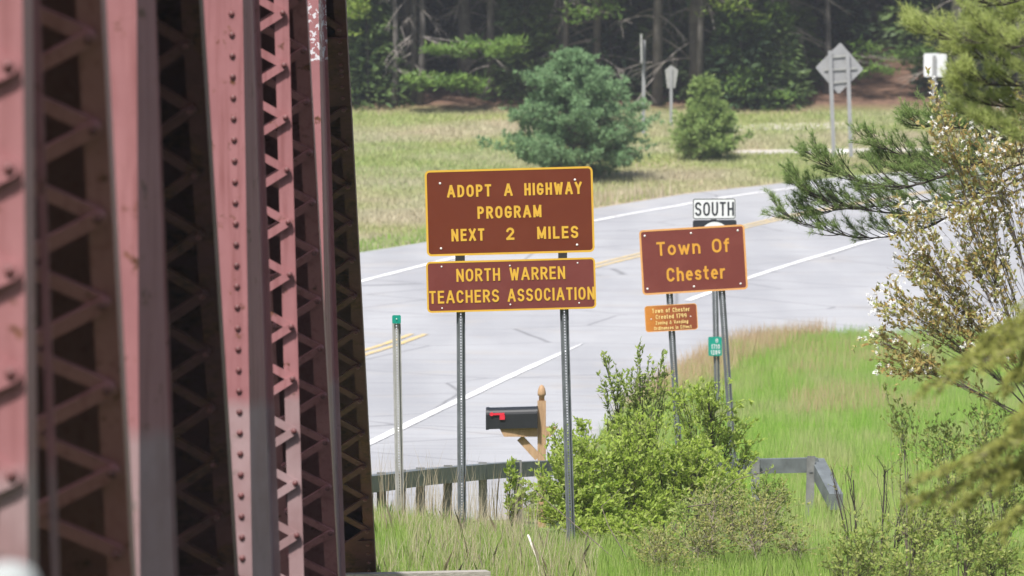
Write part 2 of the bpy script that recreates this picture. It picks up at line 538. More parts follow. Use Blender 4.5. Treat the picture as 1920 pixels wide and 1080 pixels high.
# ------------------------------------------------------------------ steel truss bridge
ZB, ZT = -0.35, 7.6
bridge = thing("truss_bridge", (-1.6, 30, ZB), "old maroon riveted steel truss bridge with laced posts at the left edge", "bridge")
def edge(x0, x1, D0, D1):
    a, b = P(x0, 0, D0), P(x1, 1080, D1)
    t = (b - a) / (b.z - a.z)
    return lambda z: a + t * (z - a.z)
def dome(r, h, n=8):
    mb = MB()
    b = 0
    prof = [(r, 0), (r * .92, h * .45), (r * .6, h * .85), (r * .2, h)]
    for rr, zz in prof:
        for k in range(n):
            th = 2 * math.pi * k / n
            mb.v.append((rr * math.cos(th), rr * math.sin(th), zz))
    for i in range(3):
        for k in range(n):
            q = i * n
            mb.f.append((q + k, q + (k+1) % n, q + n + (k+1) % n, q + n + k))
    mb.f.append(tuple(3 * n + k for k in range(n)))
    me = bpy.data.meshes.new("rivet"); me.from_pydata(mb.v, [], mb.f); me.materials.append(M_rivet)
    me.polygons.foreach_set('use_smooth', [True] * len(me.polygons))
    return me
RIV = dome(.0175, .012)
def put_rivet(parent, p, nrm, name="rivet"):
    o = add(name, RIV, parent, p)
    o.rotation_mode = 'QUATERNION'
    o.rotation_quaternion = Vector(nrm).to_track_quat('Z', 'Y')
    return o
def bar_mesh(L, w_, t_, mat):
    """flat bar along local X, width along Y, rounded ends, thickness Z"""
    mb = MB(); pts = []
    for k in range(7):
        th = -math.pi/2 + math.pi * k / 6
        pts.append((L/2 + w_/2 * math.cos(th), w_/2 * math.sin(th)))
    for k in range(7):
        th = math.pi/2 + math.pi * k / 6
        pts.append((-L/2 + w_/2 * math.cos(th), w_/2 * math.sin(th)))
    n_ = len(pts)
    mb.v = [(x, y, 0) for x, y in pts] + [(x, y, t_) for x, y in pts]
    mb.f = [tuple(range(n_))[::-1], tuple(range(n_, 2*n_))] + [(k, (k+1) % n_, n_ + (k+1) % n_, n_ + k) for k in range(n_)]
    me = bpy.data.meshes.new("lacing_bar"); me.from_pydata(mb.v, [], mb.f); me.materials.append(mat)
    return me

def frame_of(E, side=1.0, yaw=0.0):
    a = (E(1.0) - E(0.0)).normalized()
    wv = Vector((math.cos(yaw), -math.sin(yaw), 0))
    wv = (wv - a * wv.dot(a)).normalized()
    d = a.cross(wv).normalized()
    return a, wv, d
def laced(name, x0, x1, D0, D1, width, depth, pitch_px, rw, rin, label=None, phase=0.0, flange=.085, barw=.05, bart=.014, yaw=-0.05, zl=None, plates=(), back=True, ZT=ZT, old=False):  # old: darker coat with underside shade painted in, not older paint
    """box member: two channels, laced on the face towards the camera; rw = distance between rivet lines, rin = rivet line from right edge"""
    mat = M_shadepaint if old else (M_maroon_paint if name == 'laced_diagonal' else M_paint)  # old picks the darker coat with underside shade put into its colour
    E = edge(x0, x1, D0, D1)
    a, wv, d = frame_of(E, yaw=yaw)
    Dm = (D0 + D1) / 2
    at = lambda z, u, v: E(z) + wv * u + d * v
    mb = MB()
    T = .012
    def strip(u0, u1, v0, v1):
        mb.hexa([at(ZB,u0,v0), at(ZB,u1,v0), at(ZB,u1,v1), at(ZB,u0,v1), at(ZT,u0,v0), at(ZT,u1,v0), at(ZT,u1,v1), at(ZT,u0,v1)])
    strip(-flange, 0, 0, T)                        # right front flange
    strip(-T, 0, T + .0005, depth)                 # right web
    strip(-width, -width + flange, 0, T)           # left front flange
    strip(-width, -width + T, T + .0005, depth)    # left web
    if back: strip(-width - .01, -.004, depth + .0005, depth + T)    # cover plate at the back
    part = mb.build(name, mat, bridge)
    if label: part['label'] = label
    # lacing
    cosb = a.z
    pitch = pitch_px * Dm / F / 1.0
    zl = zl or (P(960, 1130, Dm).z, P(960, -40, Dm).z)
    L = math.hypot(rw, pitch / 2 / cosb)
    me = bar_mesh(L, barw, bart, mat)
    z = zl[0] + phase * pitch
    k = 0
    M0 = Matrix((wv, a, -d)).transposed()
    while z < zl[1]:
        for s_, z0, z1, off in ((1, z, z + pitch/2, .001), (-1, z + pitch/2, z + pitch, .001 + bart)):
            skip = any(lo < (z0 + z1) / 2 < hi for lo, hi in plates)
            if skip: continue
            c = at((z0 + z1) / 2, -rin - rw/2, -off)
            ang = math.atan2(pitch / 2 / cosb, rw)
            o = add("lacing_bar", me, part, c)
            o.rotation_mode = 'QUATERNION'
            # s_=1: from right (low z) to left (high z)
            o.rotation_quaternion = (M0 @ Matrix.Rotation(-ang * s_, 3, 'Z')).to_quaternion()
        put_rivet(part, at(z, -rin, -.001 - 2*bart), -d)
        if not any(lo < z + pitch/2 < hi for lo, hi in plates):
            put_rivet(part, at(z + pitch/2, -rin - rw, -.001 - 2*bart), -d)
        z += pitch; k += 1
    for lo, hi in plates:
        mp = MB()
        mp.hexa([at(lo,-width+.005,-.016), at(lo,-.002,-.016), at(lo,-.002,-.001), at(lo,-width+.005,-.001),
                 at(hi,-width+.005,-.016), at(hi,-.002,-.016), at(hi,-.002,-.001), at(hi,-width+.005,-.001)])
        mp.build("tie_plate", mat, part)
        zz = lo + .06
        while zz < hi - .02:
            put_rivet(part, at(zz, -rin, -.016), -d); zz += pitch * .28
    return part
def plated(name, fx0, fx1, D, width, depth, bx, rivets=None, label=None, ZT=ZT):
    """post with a solid front plate; bx = (left,right) picture edges of the back flange top/bottom"""
    E = edge(fx0, fx1, D, D)
    B0 = edge(bx[0][0], bx[1][0], D + depth, D + depth); B1 = edge(bx[0][1], bx[1][1], D + depth, D + depth)
    X = Vector((1, 0, 0)); Y = Vector((0, 1, 0)); T = .013
    mb = MB()
    def q(f): return [f(ZB), f(ZT)]
    def prism(fs):
        c0 = [f(ZB) for f in fs]; c1 = [f(ZT) for f in fs]
        mb.hexa(c0 + c1)
    prism([lambda z: E(z) - X*width, lambda z: E(z), lambda z: E(z) + Y*T, lambda z: E(z) - X*width + Y*T])
    W0 = lambda z: E(z) - X*.018 + Y*(T+.0005); W1 = lambda z: E(z) - X*.006 + Y*(T+.0005)
    V0 = lambda z: B0(z) - X*.012 - Y*.0005; V1 = lambda z: B0(z) - Y*.0005
    prism([W0, W1, V1, V0])
    prism([lambda z: E(z) - X*(width-.006) + Y*(T+.0005), lambda z: E(z) - X*(width-.018) + Y*(T+.0005), lambda z: E(z) - X*(width-.018) + Y*depth*.98, lambda z: E(z) - X*(width-.006) + Y*depth*.98])
    prism([lambda z: B0(z) - X*(width*.9), B1, lambda z: B1(z) + Y*T, lambda z: B0(z) - X*(width*.9) + Y*T])
    part = mb.build(name, M_paint, bridge)
    if label: part['label'] = label
    if rivets:
        (rx0, rx1, y0, pitch_px) = rivets
        RE = edge(rx0, rx1, D, D)
        step = pitch_px * D / F
        z = P(960, y0, D).z
        while z > P(960, 1150, D).z: 
            put_rivet(part, RE(z) - Y*.0005, (0, -1, 0)); z -= step
        z = P(960, y0, D).z + step
        while z < P(960, -60, D).z:
            put_rivet(part, RE(z) - Y*.0005, (0, -1, 0)); z += step
    return part

laced("laced_post", 42, 52, 16.7, 16.7, .46, .30, 192, .33, .042, phase=.25, barw=.06, yaw=.02)
mbx = MB()
def strip_px(mb, x0, x1, D, t=.012):
    A, B = edge(x0[0], x1[0], D, D), edge(x0[1], x1[1], D, D)
    Y = Vector((0, t, 0))
    mb.hexa([A(ZB), B(ZB), B(ZB)+Y, A(ZB)+Y, A(ZT), B(ZT), B(ZT)+Y, A(ZT)+Y])
strip_px(mbx, (58, 74), (96, 111), 17.08)
mbx.build("flange", M_paint, bridge)
laced("laced_diagonal", 190, 247, 18.8, 20.2, .44, .36, 165, .31, .05, phase=.45, barw=.055, bart=.017)
plated("plate_post", 256, 262, 22.4, .46, .45, ((285, 292), (326, 334)))
laced("laced_diagonal", 374, 441, 25.5, 29.7, .42, .36, 115, .22, .075, phase=.1, barw=.06, old=True)  # old=True: underside shade painted into the colour
plated("plate_post", 455, 473, 30.4, .5, .45, ((479, 486), (515, 526)), rivets=(433.5, 455, 26, 39.3))
laced("laced_post", 541, 570, 33.0, 33.0, .40, .34, 98, .26, .036, phase=.3, barw=.045, back=False)
laced("laced_diagonal", 574, 634, 34.4, 37.6, .40, .34, 93, .27, .035, phase=.15, barw=.05)
plated("plate_post", 597, 619, 40.0, .40, .4, ((606, 611), (640, 648)), ZT=5.4)
zz0, zz1 = P(960, 196, 45.6).z, P(960, 80, 45.6).z
laced("laced_diagonal", 647, 705, 41.3, 48.0, .42, .3, 70, .22, .055, phase=.3, barw=.06, ZT=5.4, old=True,  # old=True: underside shade painted into the colour
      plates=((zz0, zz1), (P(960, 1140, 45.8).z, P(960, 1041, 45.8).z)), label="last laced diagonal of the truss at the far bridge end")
# chords (above and below the picture)
mb = MB()
for x in (-1.95, -1.50):
    mb.beam((x, 12, ZB - .17), (x, 49, ZB - .17), .014, .34)
mb.beam((-1.725, 12, ZB - .35), (-1.725, 49, ZB - .35), .5, .012)
mb.build("bottom_chord", M_paint, bridge)
mb = MB()
for x in (-1.98, -1.5):
    mb.beam((x, 12, ZT + .17), (x, 36, ZT + .17), .014, .34)
mb.beam((-1.74, 12, ZT + .35), (-1.74, 36, ZT + .35), .54, .012)
mb.build("top_chord", M_paint, bridge)
mb = MB()
mb.beam((-6.1, 12, ZB - .5), (-6.1, 49, ZB - .5), 7.2, .3)
mb.build("deck", simple("dark_deck_planks", (.06, .052, .045), .9, .2, 3), bridge)

# timber beam at the bridge end, bottom of the picture
t0 = P(640, 1076, 47.6); t1 = P(915, 1070, 47.9)
tb = thing("timber_beam", (P(780, 1090, 47.7)), "weathered grey timber beam lying in the grass beside the bridge", "beam")
mb = MB(); mb.beam(t0 - Vector((0, 0, .25)), t1 - Vector((0, 0, .25)), .2, .5); mb.build("plank", M_oldwood, tb)
# pale rounded stone post near the camera, lower left
ps = thing("stone_post", (P(18, 1062, 8.5) - Vector((0, 0, 2.2))), "out of focus pale grey rounded post top in the lower left corner", "post")
mb = MB(); c = P(18, 1054, 8.5)
mb.lathe(c, [(.048, -2.2), (.048, -.06), (.045, -.03), (.036, -.012), (.02, -.002), (.004, 0)], 14)
mb.build("shaft", simple("pale_weathered_concrete", (.27, .29, .29), .9, .15, 8), ps, True)

# ------------------------------------------------------------------ lettering
def arc(cx, cy, rx, ry, a0, a1, n=None):
    n = n or max(3, int(abs(a1 - a0) / 22))
    return [(cx + rx * math.cos(R(a0 + (a1 - a0) * k / n)), cy + ry * math.sin(R(a0 + (a1 - a0) * k / n))) for k in range(n + 1)]
_S = arc(.5, .75, .5, .25, 25, 270) + arc(.5, .25, .5, .25, 90, -155)[1:]
_s = arc(.5, .525, .5, .175, 30, 270) + arc(.5, .175, .5, .175, 90, -150)[1:]
_o = arc(.5, .35, .5, .35, 0, 360)
_C = arc(.5, .68, .5, .32, 22, 180) + arc(.5, .32, .5, .32, 180, 328)
GL = {
 'A': (.74, [[(0, 0), (.46, 1), (.54, 1), (1, 0)], [(.17, .30), (.83, .30)]]),
 'C': (.62, [_C]),
 'D': (.62, [[(0, 0), (0, 1), (.4, 1)] + arc(.4, .62, .6, .38, 90, 0)[1:] + arc(.4, .38, .6, .38, 0, -90) + [(0, 0)]]),
 'E': (.56, [[(1, 1), (0, 1), (0, 0), (1, 0)], [(0, .52), (.88, .52)]]),
 'G': (.64, [_C + [(1, .2), (1, .45), (.55, .45)]]),
 'H': (.62, [[(0, 0), (0, 1)], [(1, 0), (1, 1)], [(0, .5), (1, .5)]]),
 'I': (.18, [[(.5, 0), (.5, 1)]]),
 'L': (.54, [[(0, 1), (0, 0), (1, 0)]]),
 'M': (.74, [[(0, 0), (0, 1), (.5, .1), (1, 1), (1, 0)]]),
 'N': (.64, [[(0, 0), (0, 1), (1, 0), (1, 1)]]),
 'O': (.66, [arc(.5, .66, .5, .34, 0, 180) + arc(.5, .34, .5, .34, 180, 360) + [(1, .66)]]),
 'P': (.60, [[(0, 0), (0, 1), (.5, 1)] + arc(.5, .74, .5, .26, 90, -90)[1:] + [(0, .48)]]),
 'R': (.62, [[(0, 0), (0, 1), (.5, 1)] + arc(.5, .74, .5, .26, 90, -90)[1:] + [(0, .48)], [(.48, .48), (1, 0)]]),
 'S': (.62, [_S]),
 'T': (.58, [[(0, 1), (1, 1)], [(.5, .9), (.5, 0)]]),
 'U': (.62, [[(0, 1), (0, .33)] + arc(.5, .33, .5, .33, 180, 360)[1:] + [(1, 1)]]),
 'V': (.66, [[(0, 1), (.5, 0), (1, 1)]]),
 'W': (.84, [[(0, 1), (.24, 0), (.5, .85), (.76, 0), (1, 1)]]),
 'X': (.64, [[(0, 0), (1, 1)], [(0, 1), (1, 0)]]),
 'Y': (.68, [[(0, 1), (.5, .46), (1, 1)], [(.5, .46), (.5, 0)]]),
 'Z': (.58, [[(0, 1), (1, 1), (0, 0), (1, 0)]]),
 '0': (.60, [arc(.5, .66, .5, .34, 0, 180) + arc(.5, .34, .5, .34, 180, 360) + [(1, .66)]]),
 '1': (.30, [[(0, .78), (.75, 1), (.75, 0)]]),
 '2': (.60, [arc(.5, .72, .5, .28, 165, -20) + [(0, 0), (1, 0)]]),
 '7': (.58, [[(0, 1), (1, 1), (.35, 0)]]),
 '8': (.60, [arc(.5, .76, .45, .24, 0, 360), arc(.5, .27, .5, .27, 0, 360)]),
 '9': (.60, [arc(.5, .68, .5, .32, 0, 360), arc(.5, .5, .5, .5, 0, -60) ]),
 '&': (.70, [[(1, 0), (.3, .7)] + arc(.45, .82, .2, .18, 200, -20) + [(.1, .35)] + arc(.42, .22, .42, .22, 160, 300) + [(1, .45)]]),
 'a': (.54, [_o, [(1, .7), (1, 0)]]),
 'c': (.50, [arc(.5, .35, .5, .35, 45, 315)]),
 'd': (.56, [_o, [(1, 1), (1, 0)]]),
 'e': (.54, [[(0, .37), (1, .37)] + arc(.5, .35, .5, .35, 4, 296)]),
 'f': (.40, [arc(.85, .78, .5, .22, 80, 180) + [(.35, 0)], [(0, .7), (.9, .7)]]),
 'g': (.56, [_o, [(1, .7), (1, -.08)] + arc(.5, -.08, .5, .2, 0, -150)[1:]]),
 'h': (.54, [[(0, 0), (0, 1)], arc(.5, .42, .5, .28, 180, 0) + [(1, 0)]]),
 'i': (.17, [[(.5, 0), (.5, .7)], [(.5, .93), (.5, 1)]]),
 'n': (.54, [[(0, 0), (0, .7)], arc(.5, .42, .5, .28, 180, 0) + [(1, 0)]]),
 'o': (.56, [_o]),
 'r': (.40, [[(0, 0), (0, .7)], arc(.9, .3, .9, .4, 178, 85)]),
 's': (.50, [_s]),
 't': (.42, [[(.4, .98), (.4, .18)] + arc(.85, .18, .45, .18, 180, 275)[1:], [(0, .7), (.95, .7)]]),
 'v': (.54, [[(0, .7), (.5, 0), (1, .7)]]),
 'w': (.78, [[(0, .7), (.25, 0), (.5, .6), (.75, 0), (1, .7)]]),
}
def text_width(s, gap):
    return sum(GL[c][0] if c != ' ' else .35 for c in s) + gap * (len(s) - 1)
def lettering(name, words_, mat, parent, frame, thick=.16, gap=.16, z0=.0025, label=None):
    for w_ in words_: word(name, [w_], mat, parent, frame, thick, gap, z0, label)
def word(name, words_, mat, parent, frame, thick=.16, gap=.16, z0=.0025, label=None):
    """words_: list of (text, u0, u1, v_base, cap) in metres on the panel; frame(u,v,n)->world point"""
    V, Fc = [], []
    cnt = 0
    for s, u0, u1, vb, cap in words_:
        wtot = text_width(s, gap) * cap
        sx = (u1 - u0) / wtot
        u = u0
        t = thick * cap
        for c in s:
            if c == ' ':
                u += (.35 + gap) * cap * sx; continue
            gw, strokes = GL[c]
            W_ = gw * cap * sx
            segs = []
            for st in strokes:
                cur = [st[0]]
                for i in range(1, len(st)):
                    cur.append(st[i])
                    if i < len(st) - 1:
                        ax, ay = (st[i][0] - st[i-1][0]) * W_, (st[i][1] - st[i-1][1]) * cap
                        bx, by = (st[i+1][0] - st[i][0]) * W_, (st[i+1][1] - st[i][1]) * cap
                        la, lb = math.hypot(ax, ay), math.hypot(bx, by)
                        if la > 1e-9 and lb > 1e-9 and (ax * bx + ay * by) / (la * lb) < .6:
                            segs.append(cur); cur = [st[i]]
                segs.append(cur)
            for st in segs:
                pts = [Vector((u + t/2 + x * (W_ - t), vb + t/2 + y * (cap - t))) for x, y in st]
                closed = (pts[0] - pts[-1]).length < 1e-6
                if closed: pts = pts[:-1]
                else:
                    d0 = (pts[0] - pts[1]).normalized(); d1 = (pts[-1] - pts[-2]).normalized()
                    pts[0] = pts[0] + d0 * t/2; pts[-1] = pts[-1] + d1 * t/2
                n_ = len(pts); b = len(V)
                zz = z0 + .0003 * (cnt % 11); cnt += 1
                for i in range(n_):
                    if closed: pa, pb, pc = pts[i-1], pts[i], pts[(i+1) % n_]
                    else: pa, pb, pc = pts[max(i-1, 0)], pts[i], pts[min(i+1, n_-1)]
                    e0 = (pb - pa) if (pb - pa).length > 1e-9 else (pc - pb)
                    e1 = (pc - pb) if (pc - pb).length > 1e-9 else (pb - pa)
                    e0 = e0.normalized(); e1 = e1.normalized()
                    n0 = Vector((-e0.y, e0.x)); n1 = Vector((-e1.y, e1.x))
                    m = (n0 + n1)
                    m = m.normalized() if m.length > 1e-3 else n0
                    k = min(1.9, 1 / max(.35, m.dot(n0)))
                    for sg in (1, -1):
                        q = pb + m * (sg * t/2 * k)
                        V.append(frame(q.x, q.y, zz))
                rng_ = range(n_) if closed else range(n_ - 1)
                for i in rng_:
                    j = (i + 1) % n_
                    Fc.append((b + 2*i, b + 2*i+1, b + 2*j+1, b + 2*j))
            u += W_ + gap * cap * sx
    o = mesh_obj(name, V, Fc, mat, parent)
    if label: o['label'] = label
    return o
def rrect(w_, h_, r, n=5):
    pts = []
    for cx, cy, a0 in ((w_ - r, h_ - r, 0), (r, h_ - r, 90), (r, r, 180), (w_ - r, r, 270)):
        for k in range(n + 1):
            a = R(a0 + 90 * k / n)
            pts.append((cx + r * math.cos(a), cy + r * math.sin(a)))
    return pts
def panel(name, frame, w_, h_, r, mat, parent, border=None, bmat=None, back=.004, inset=0.0, edge_mat=None):
    pts = rrect(w_, h_, r); n_ = len(pts)
    V = [frame(x, y, 0) for x, y in pts] + [frame(x, y, -back) for x, y in pts]
    Fc = [tuple(range(n_)), tuple(range(n_, 2*n_))[::-1]] + [(k, n_ + k, n_ + (k+1) % n_, (k+1) % n_) for k in range(n_)]
    p = mesh_obj(name, V, Fc, mat, parent)
    if border:
        o_ = [(x * (w_ - 2*inset) / w_ + inset, y * (h_ - 2*inset) / h_ + inset) for x, y in pts]
        ip = rrect(w_ - 2*(border+inset), h_ - 2*(border+inset), max(.004, r - border))
        ip = [(x + border + inset, y + border + inset) for x, y in ip]
        zf = .0018
        V = [frame(x, y, zf) for x, y in o_] + [frame(x, y, zf) for x, y in ip] + [frame(x, y, .0002) for x, y in o_]
        Fc = [(k, (k+1) % n_, n_ + (k+1) % n_, n_ + k) for k in range(n_)] + [(k, 2*n_ + k, 2*n_ + (k+1) % n_, (k+1) % n_) for k in range(n_)]
        mesh_obj("border", V, Fc, bmat, p)
    return p
def make_frame(tl, roll, yaw=0.0):
    """tl = top-left corner in the world; u right, v UP from the bottom is measured from top: pass v as height above tl (negative down)"""
    ux = Vector((math.cos(yaw) * math.cos(roll), math.sin(yaw), math.sin(roll) * math.cos(yaw))).normalized()
    uz = Vector((-math.sin(roll), 0, math.cos(roll)))
    uz = (uz - ux * uz.dot(ux)).normalized()
    un = ux.cross(uz)          # towards the camera (-Y)
    un = un if un.y < 0 else -un
    return ux, uz, un
BOLT = None
def bolt(parent, p, un, r=.011):
    global BOLT
    if BOLT is None:
        BOLT = dome(1.0, .45, 8); BOLT.name = "bolt"; BOLT.materials.clear(); BOLT.materials.append(M_bolt)
    o = add("bolt", BOLT, parent, p)
    o.scale = (r, r, r); o.rotation_mode = 'QUATERNION'; o.rotation_quaternion = Vector(un).to_track_quat('Z', 'Y')

def u_post(name, top, bot, mat, parent, w_=.078, hole=.0115, pitch=.0254, depth=.034):
    top, bot = Vector(top), Vector(bot)
    a = (top - bot); L = a.length; a.normalize()
    X = Vector((1, 0, 0)); X = (X - a * X.dot(a)).normalized(); Y = a.cross(X)     # Y away from camera
    at = lambda u, v, s_: bot + X * u + Y * v + a * s_
    mb = MB(); t = .0035
    ww = .017                      # half web
    def bar(u0, u1, v0, v1, s0, s1):
        mb.hexa([at(u0,v0,s0), at(u1,v0,s0), at(u1,v1,s0), at(u0,v1,s0), at(u0,v0,s1), at(u1,v0,s1), at(u1,v1,s1), at(u0,v1,s1)])
    h = hole / 2
    bar(-ww, -h, 0, t, 0, L); bar(h, ww, 0, t, 0, L)          # web beside the holes
    s = 0.0
    k = 0
    while s < L - pitch:
        bar(-h + .0003, h - .0003, 0.0002, t - .0002, s + hole * 1.15, s + pitch)
        s += pitch
    # sloping sides and outer lips, set back from the web
    for sg in (-1, 1):
        u0, u1 = sg * ww, sg * (ww + .008)
        mb.hexa([at(u0,.0006,0), at(u0,t+.001,0), at(u1,depth,0), at(u1,depth-t,0), at(u0,.0006,L), at(u0,t+.001,L), at(u1,depth,L), at(u1,depth-t,L)])
        bar(min(u1, sg * w_/2), max(u1, sg * w_/2), depth - t + .0003, depth + .0003, 0, L)
    return mb.build(name, mat, parent)

def px_frame(px, py, D, roll, yaw=0.0):
    o = P(px, py, D)
    ux, uz, un = make_frame(o, roll, yaw)
    return o, ux, uz, un

# ---- adopt-a-highway sign
D1 = 51.0; S = F / D1
rt = R(1.55)
s1 = thing("roadside_sign", P(966, 1015, D1 + .05), "tall brown two-panel ADOPT A HIGHWAY sign on two perforated steel posts", "sign")
o, ux, uz, un = px_frame(796, 320, D1, rt)
W1, H1 = 315 / S, 161 / S
fr = lambda u, v, n, o=o: o + ux * u + uz * (v - H1) + un * n
pn = panel("upper_panel", fr, W1, H1, .045, M_brown, s1, .018, M_gold)
cap = 23 / S
L = lambda t, x0, x1, v, c=cap, H=H1: (t, (x0 - 796) / S, (x1 - 796) / S, H - v / S, c)
lettering("lettering", [L("ADOPT", 837, 920, 51.5), L("A", 944, 960, 51.5), L("HIGHWAY", 982, 1090, 51.5),
                        L("PROGRAM", 893, 1013, 93), L("NEXT", 843, 905, 134), L("2", 946, 961, 134), L("MILES", 1004, 1081, 134)],
          M_gold, pn, fr, thick=.185, gap=.2)
for bx_, by_ in ((825, 344), (1078, 337), (827, 466), (1082, 459)):
    bolt(pn, P(bx_, by_, D1) + un * .002, un)
o2, *_ = px_frame(798.5, 491, D1, rt)
W2, H2 = 317.5 / S, 96 / S
fr2 = lambda u, v, n, o=o2: o + ux * u + uz * (v - H2) + un * n
pn2 = panel("lower_panel", fr2, W2, H2, .04, M_maroon, s1, .016, M_gold)
L2 = lambda t, x0, x1, v, c=24 / S: (t, (x0 - 798.5) / S, (x1 - 798.5) / S, H2 - v / S, c)
lettering("lettering", [L2("NORTH", 855, 937, 39), L2("WARREN", 955, 1059, 39), L2("TEACHERS", 803, 934, 79), L2("ASSOCIATION", 950, 1113, 79)],
          M_gold, pn2, fr2, thick=.16, gap=.17)
for bx_, by_ in ((828, 500), (1083, 493), (829, 578), (1086, 568), (956, 498), (957, 571)):
    bolt(pn2, P(bx_, by_, D1) + un * .002, un, .008)
u_post("post", P(862.5, 330, D1 + .03), P(866.5, 1030, D1 + .03), M_galv, s1)
u_post("post", P(1050.5, 325, D1 + .03), P(1072, 1062, D1 + .03), M_galv, s1)
for bx_, by_ in ((862, 485.3), (1055, 478.8)):
    mb = MB(); c = P(bx_, by_, D1 + .012)
    mb.box((c.x - .040, c.y - .012, c.z - .03), (c.x + .040, c.y + .012, c.z + .03)); mb.build("bracket", M_black, s1)

# ---- town of chester sign
D2 = 66.0; S2 = F / D2
rt2 = R(3.35)
s2 = thing("roadside_sign", P(1322, 905, D2), "leaning brown Town Of Chester sign on two perforated steel posts", "sign")
o, ux2, uz2, un2 = px_frame(1198, 432, D2, rt2)
W3, H3 = 198 / S2, 122 / S2
fr3 = lambda u, v, n, o=o: o + ux2 * u + uz2 * (v - H3) + un2 * n
pn = panel("main_panel", fr3, W3, H3, .045, M_maroon2, s2, .021, M_peach)
c3 = 26 / S2
L3 = lambda t, x0, x1, v, c=c3: (t, (x0 - 1198) / S2, (x1 - 1198) / S2, H3 - v / S2, c)
lettering("lettering", [L3("Town", 1229, 1311, 50), L3("Of", 1333, 1366, 50), L3("Chester", 1245, 1355, 99.5)], M_gold2, pn, fr3, thick=.165, gap=.16)
for bx_, by_ in ((97,278),(390,260),(686,243),(115,613),(409,598),(704,580)):
    bolt(pn, P(1180 + bx_/3.375, 360 + by_/3.375, D2) + un2 * .002, un2, .013)
o, *_ = px_frame(1208, 574, D2, rt2)
W4, H4 = 98.5 / S2, 49.5 / S2
fr4 = lambda u, v, n, o=o: o + ux2 * u + uz2 * (v - H4) + un2 * n
pn = panel("small_panel", fr4, W4, H4, .035, M_small, s2, .009, M_peach)
def L4(t, x0, x1, v, c): return (t, (x0 / 3.375 + 1180 - 1208) / S2 , (x1 / 3.375 + 1180 - 1208) / S2, H4 - v / S2, c / S2)
lettering("lettering", [L4("Town of Chester", 142, 380, 14.2, 8.2), L4("Created 1799", 163, 358, 26, 8.2), L4("Zoning & Vending", 160, 366, 36.2, 6.6), L4("Ordinances in Effect", 148, 386, 46.3, 6.6)],
          M_cream, pn, fr4, thick=.15, gap=.2)
for bx_, by_ in ((138, 805), (388, 787)):
    bolt(pn, P(1180 + bx_/3.375, 360 + by_/3.375, D2) + un2 * .002, un2, .008)
u_post("post", P(1249, 445, D2 + .03), P(1277, 905, D2 + .03), M_galv, s2)
u_post("post", P(1346.5, 440, D2 + .03), P(1378, 905, D2 + .03), M_galv, s2)

# ---- route marker assembly
D3 = 80.0; S3 = F / D3
s3 = thing("route_marker", P(1346, 790, D3), "white SOUTH plate over a black route shield, half hidden behind the town sign", "sign")
o, ux3, uz3, un3 = px_frame(1298.5, 372, D3, R(.4))
W5, H5 = 81 / S3, 39.5 / S3
fr5 = lambda u, v, n, o=o: o + ux3 * u + uz3 * (v - H5) + un3 * n
pn = panel("direction_plate", fr5, W5, H5, .03, M_signwhite, s3, .011, M_signblack, inset=.005)
lettering("lettering", [("SOUTH", 4.5 / S3, 77.5 / S3, H5 - 33 / S3, 26 / S3)], M_signblack, pn, fr5, thick=.135, gap=.16)
o, *_ = px_frame(1299, 412.8, D3, R(.4))
fr6 = lambda u, v, n, o=o: o + ux3 * u + uz3 * (v - .61) + un3 * n
pn = panel("shield_plate", fr6, 82 / S3, .61, .03, M_signblack, s3)
pts = arc(.31, .35, .22, .235, 0, 180, 14) + [(.11, .12), (.31, .04), (.51, .12)]
mesh_obj("shield", [fr6(x, y, .002) for x, y in pts], [tuple(range(len(pts)))], M_signwhite, pn)
lettering("lettering", [("8", .22, .40, .12, .36)], M_signblack, pn, fr6, thick=.16, z0=.005)
u_post("post", P(1337.5, 380, D3 + .03), P(1347, 830, D3 + .03), M_galv, s3, w_=.085)
o, *_ = px_frame(1328, 631.5, D3 - .01, R(.8))
W7, H7 = 25.5 / S3, 36 / S3
fr7 = lambda u, v, n, o=o: o + ux3 * u + uz3 * (v - H7) + un3 * n
pn = panel("reference_marker", fr7, W7, H7, .02, M_teal, s3)
lettering("lettering", [("8", 13.5 / S3, 18.5 / S3, H7 - 11 / S3, 7.5 / S3), ("1710", 6 / S3, 21.5 / S3, H7 - 22.5 / S3, 8.5 / S3), ("1289", 4.8 / S3, 22 / S3, H7 - 33.5 / S3, 8.5 / S3)],
          M_signwhite, pn, fr7, thick=.13, gap=.2)

# ---- green-capped delineator post
s4 = thing("delineator_post", P(750, 985, 52.2), "lone pale steel post with a teal green cap beside the bridge", "post")
u_post("post", P(743, 597, 52.2), P(750.5, 990, 52.2), M_galv2, s4, w_=.078)
o, uxa, uza, una = px_frame(735.3, 591, 52.17, R(.5))
fr8 = lambda u, v, n, o=o: o + uxa * u + uza * (v - .077) + una * n
cp_ = panel("cap", fr8, 16.2 * 52.2 / F, .077, .012, M_teal, s4, back=.012)
bolt(cp_, P(743.5, 598, 52.16), una, .006)

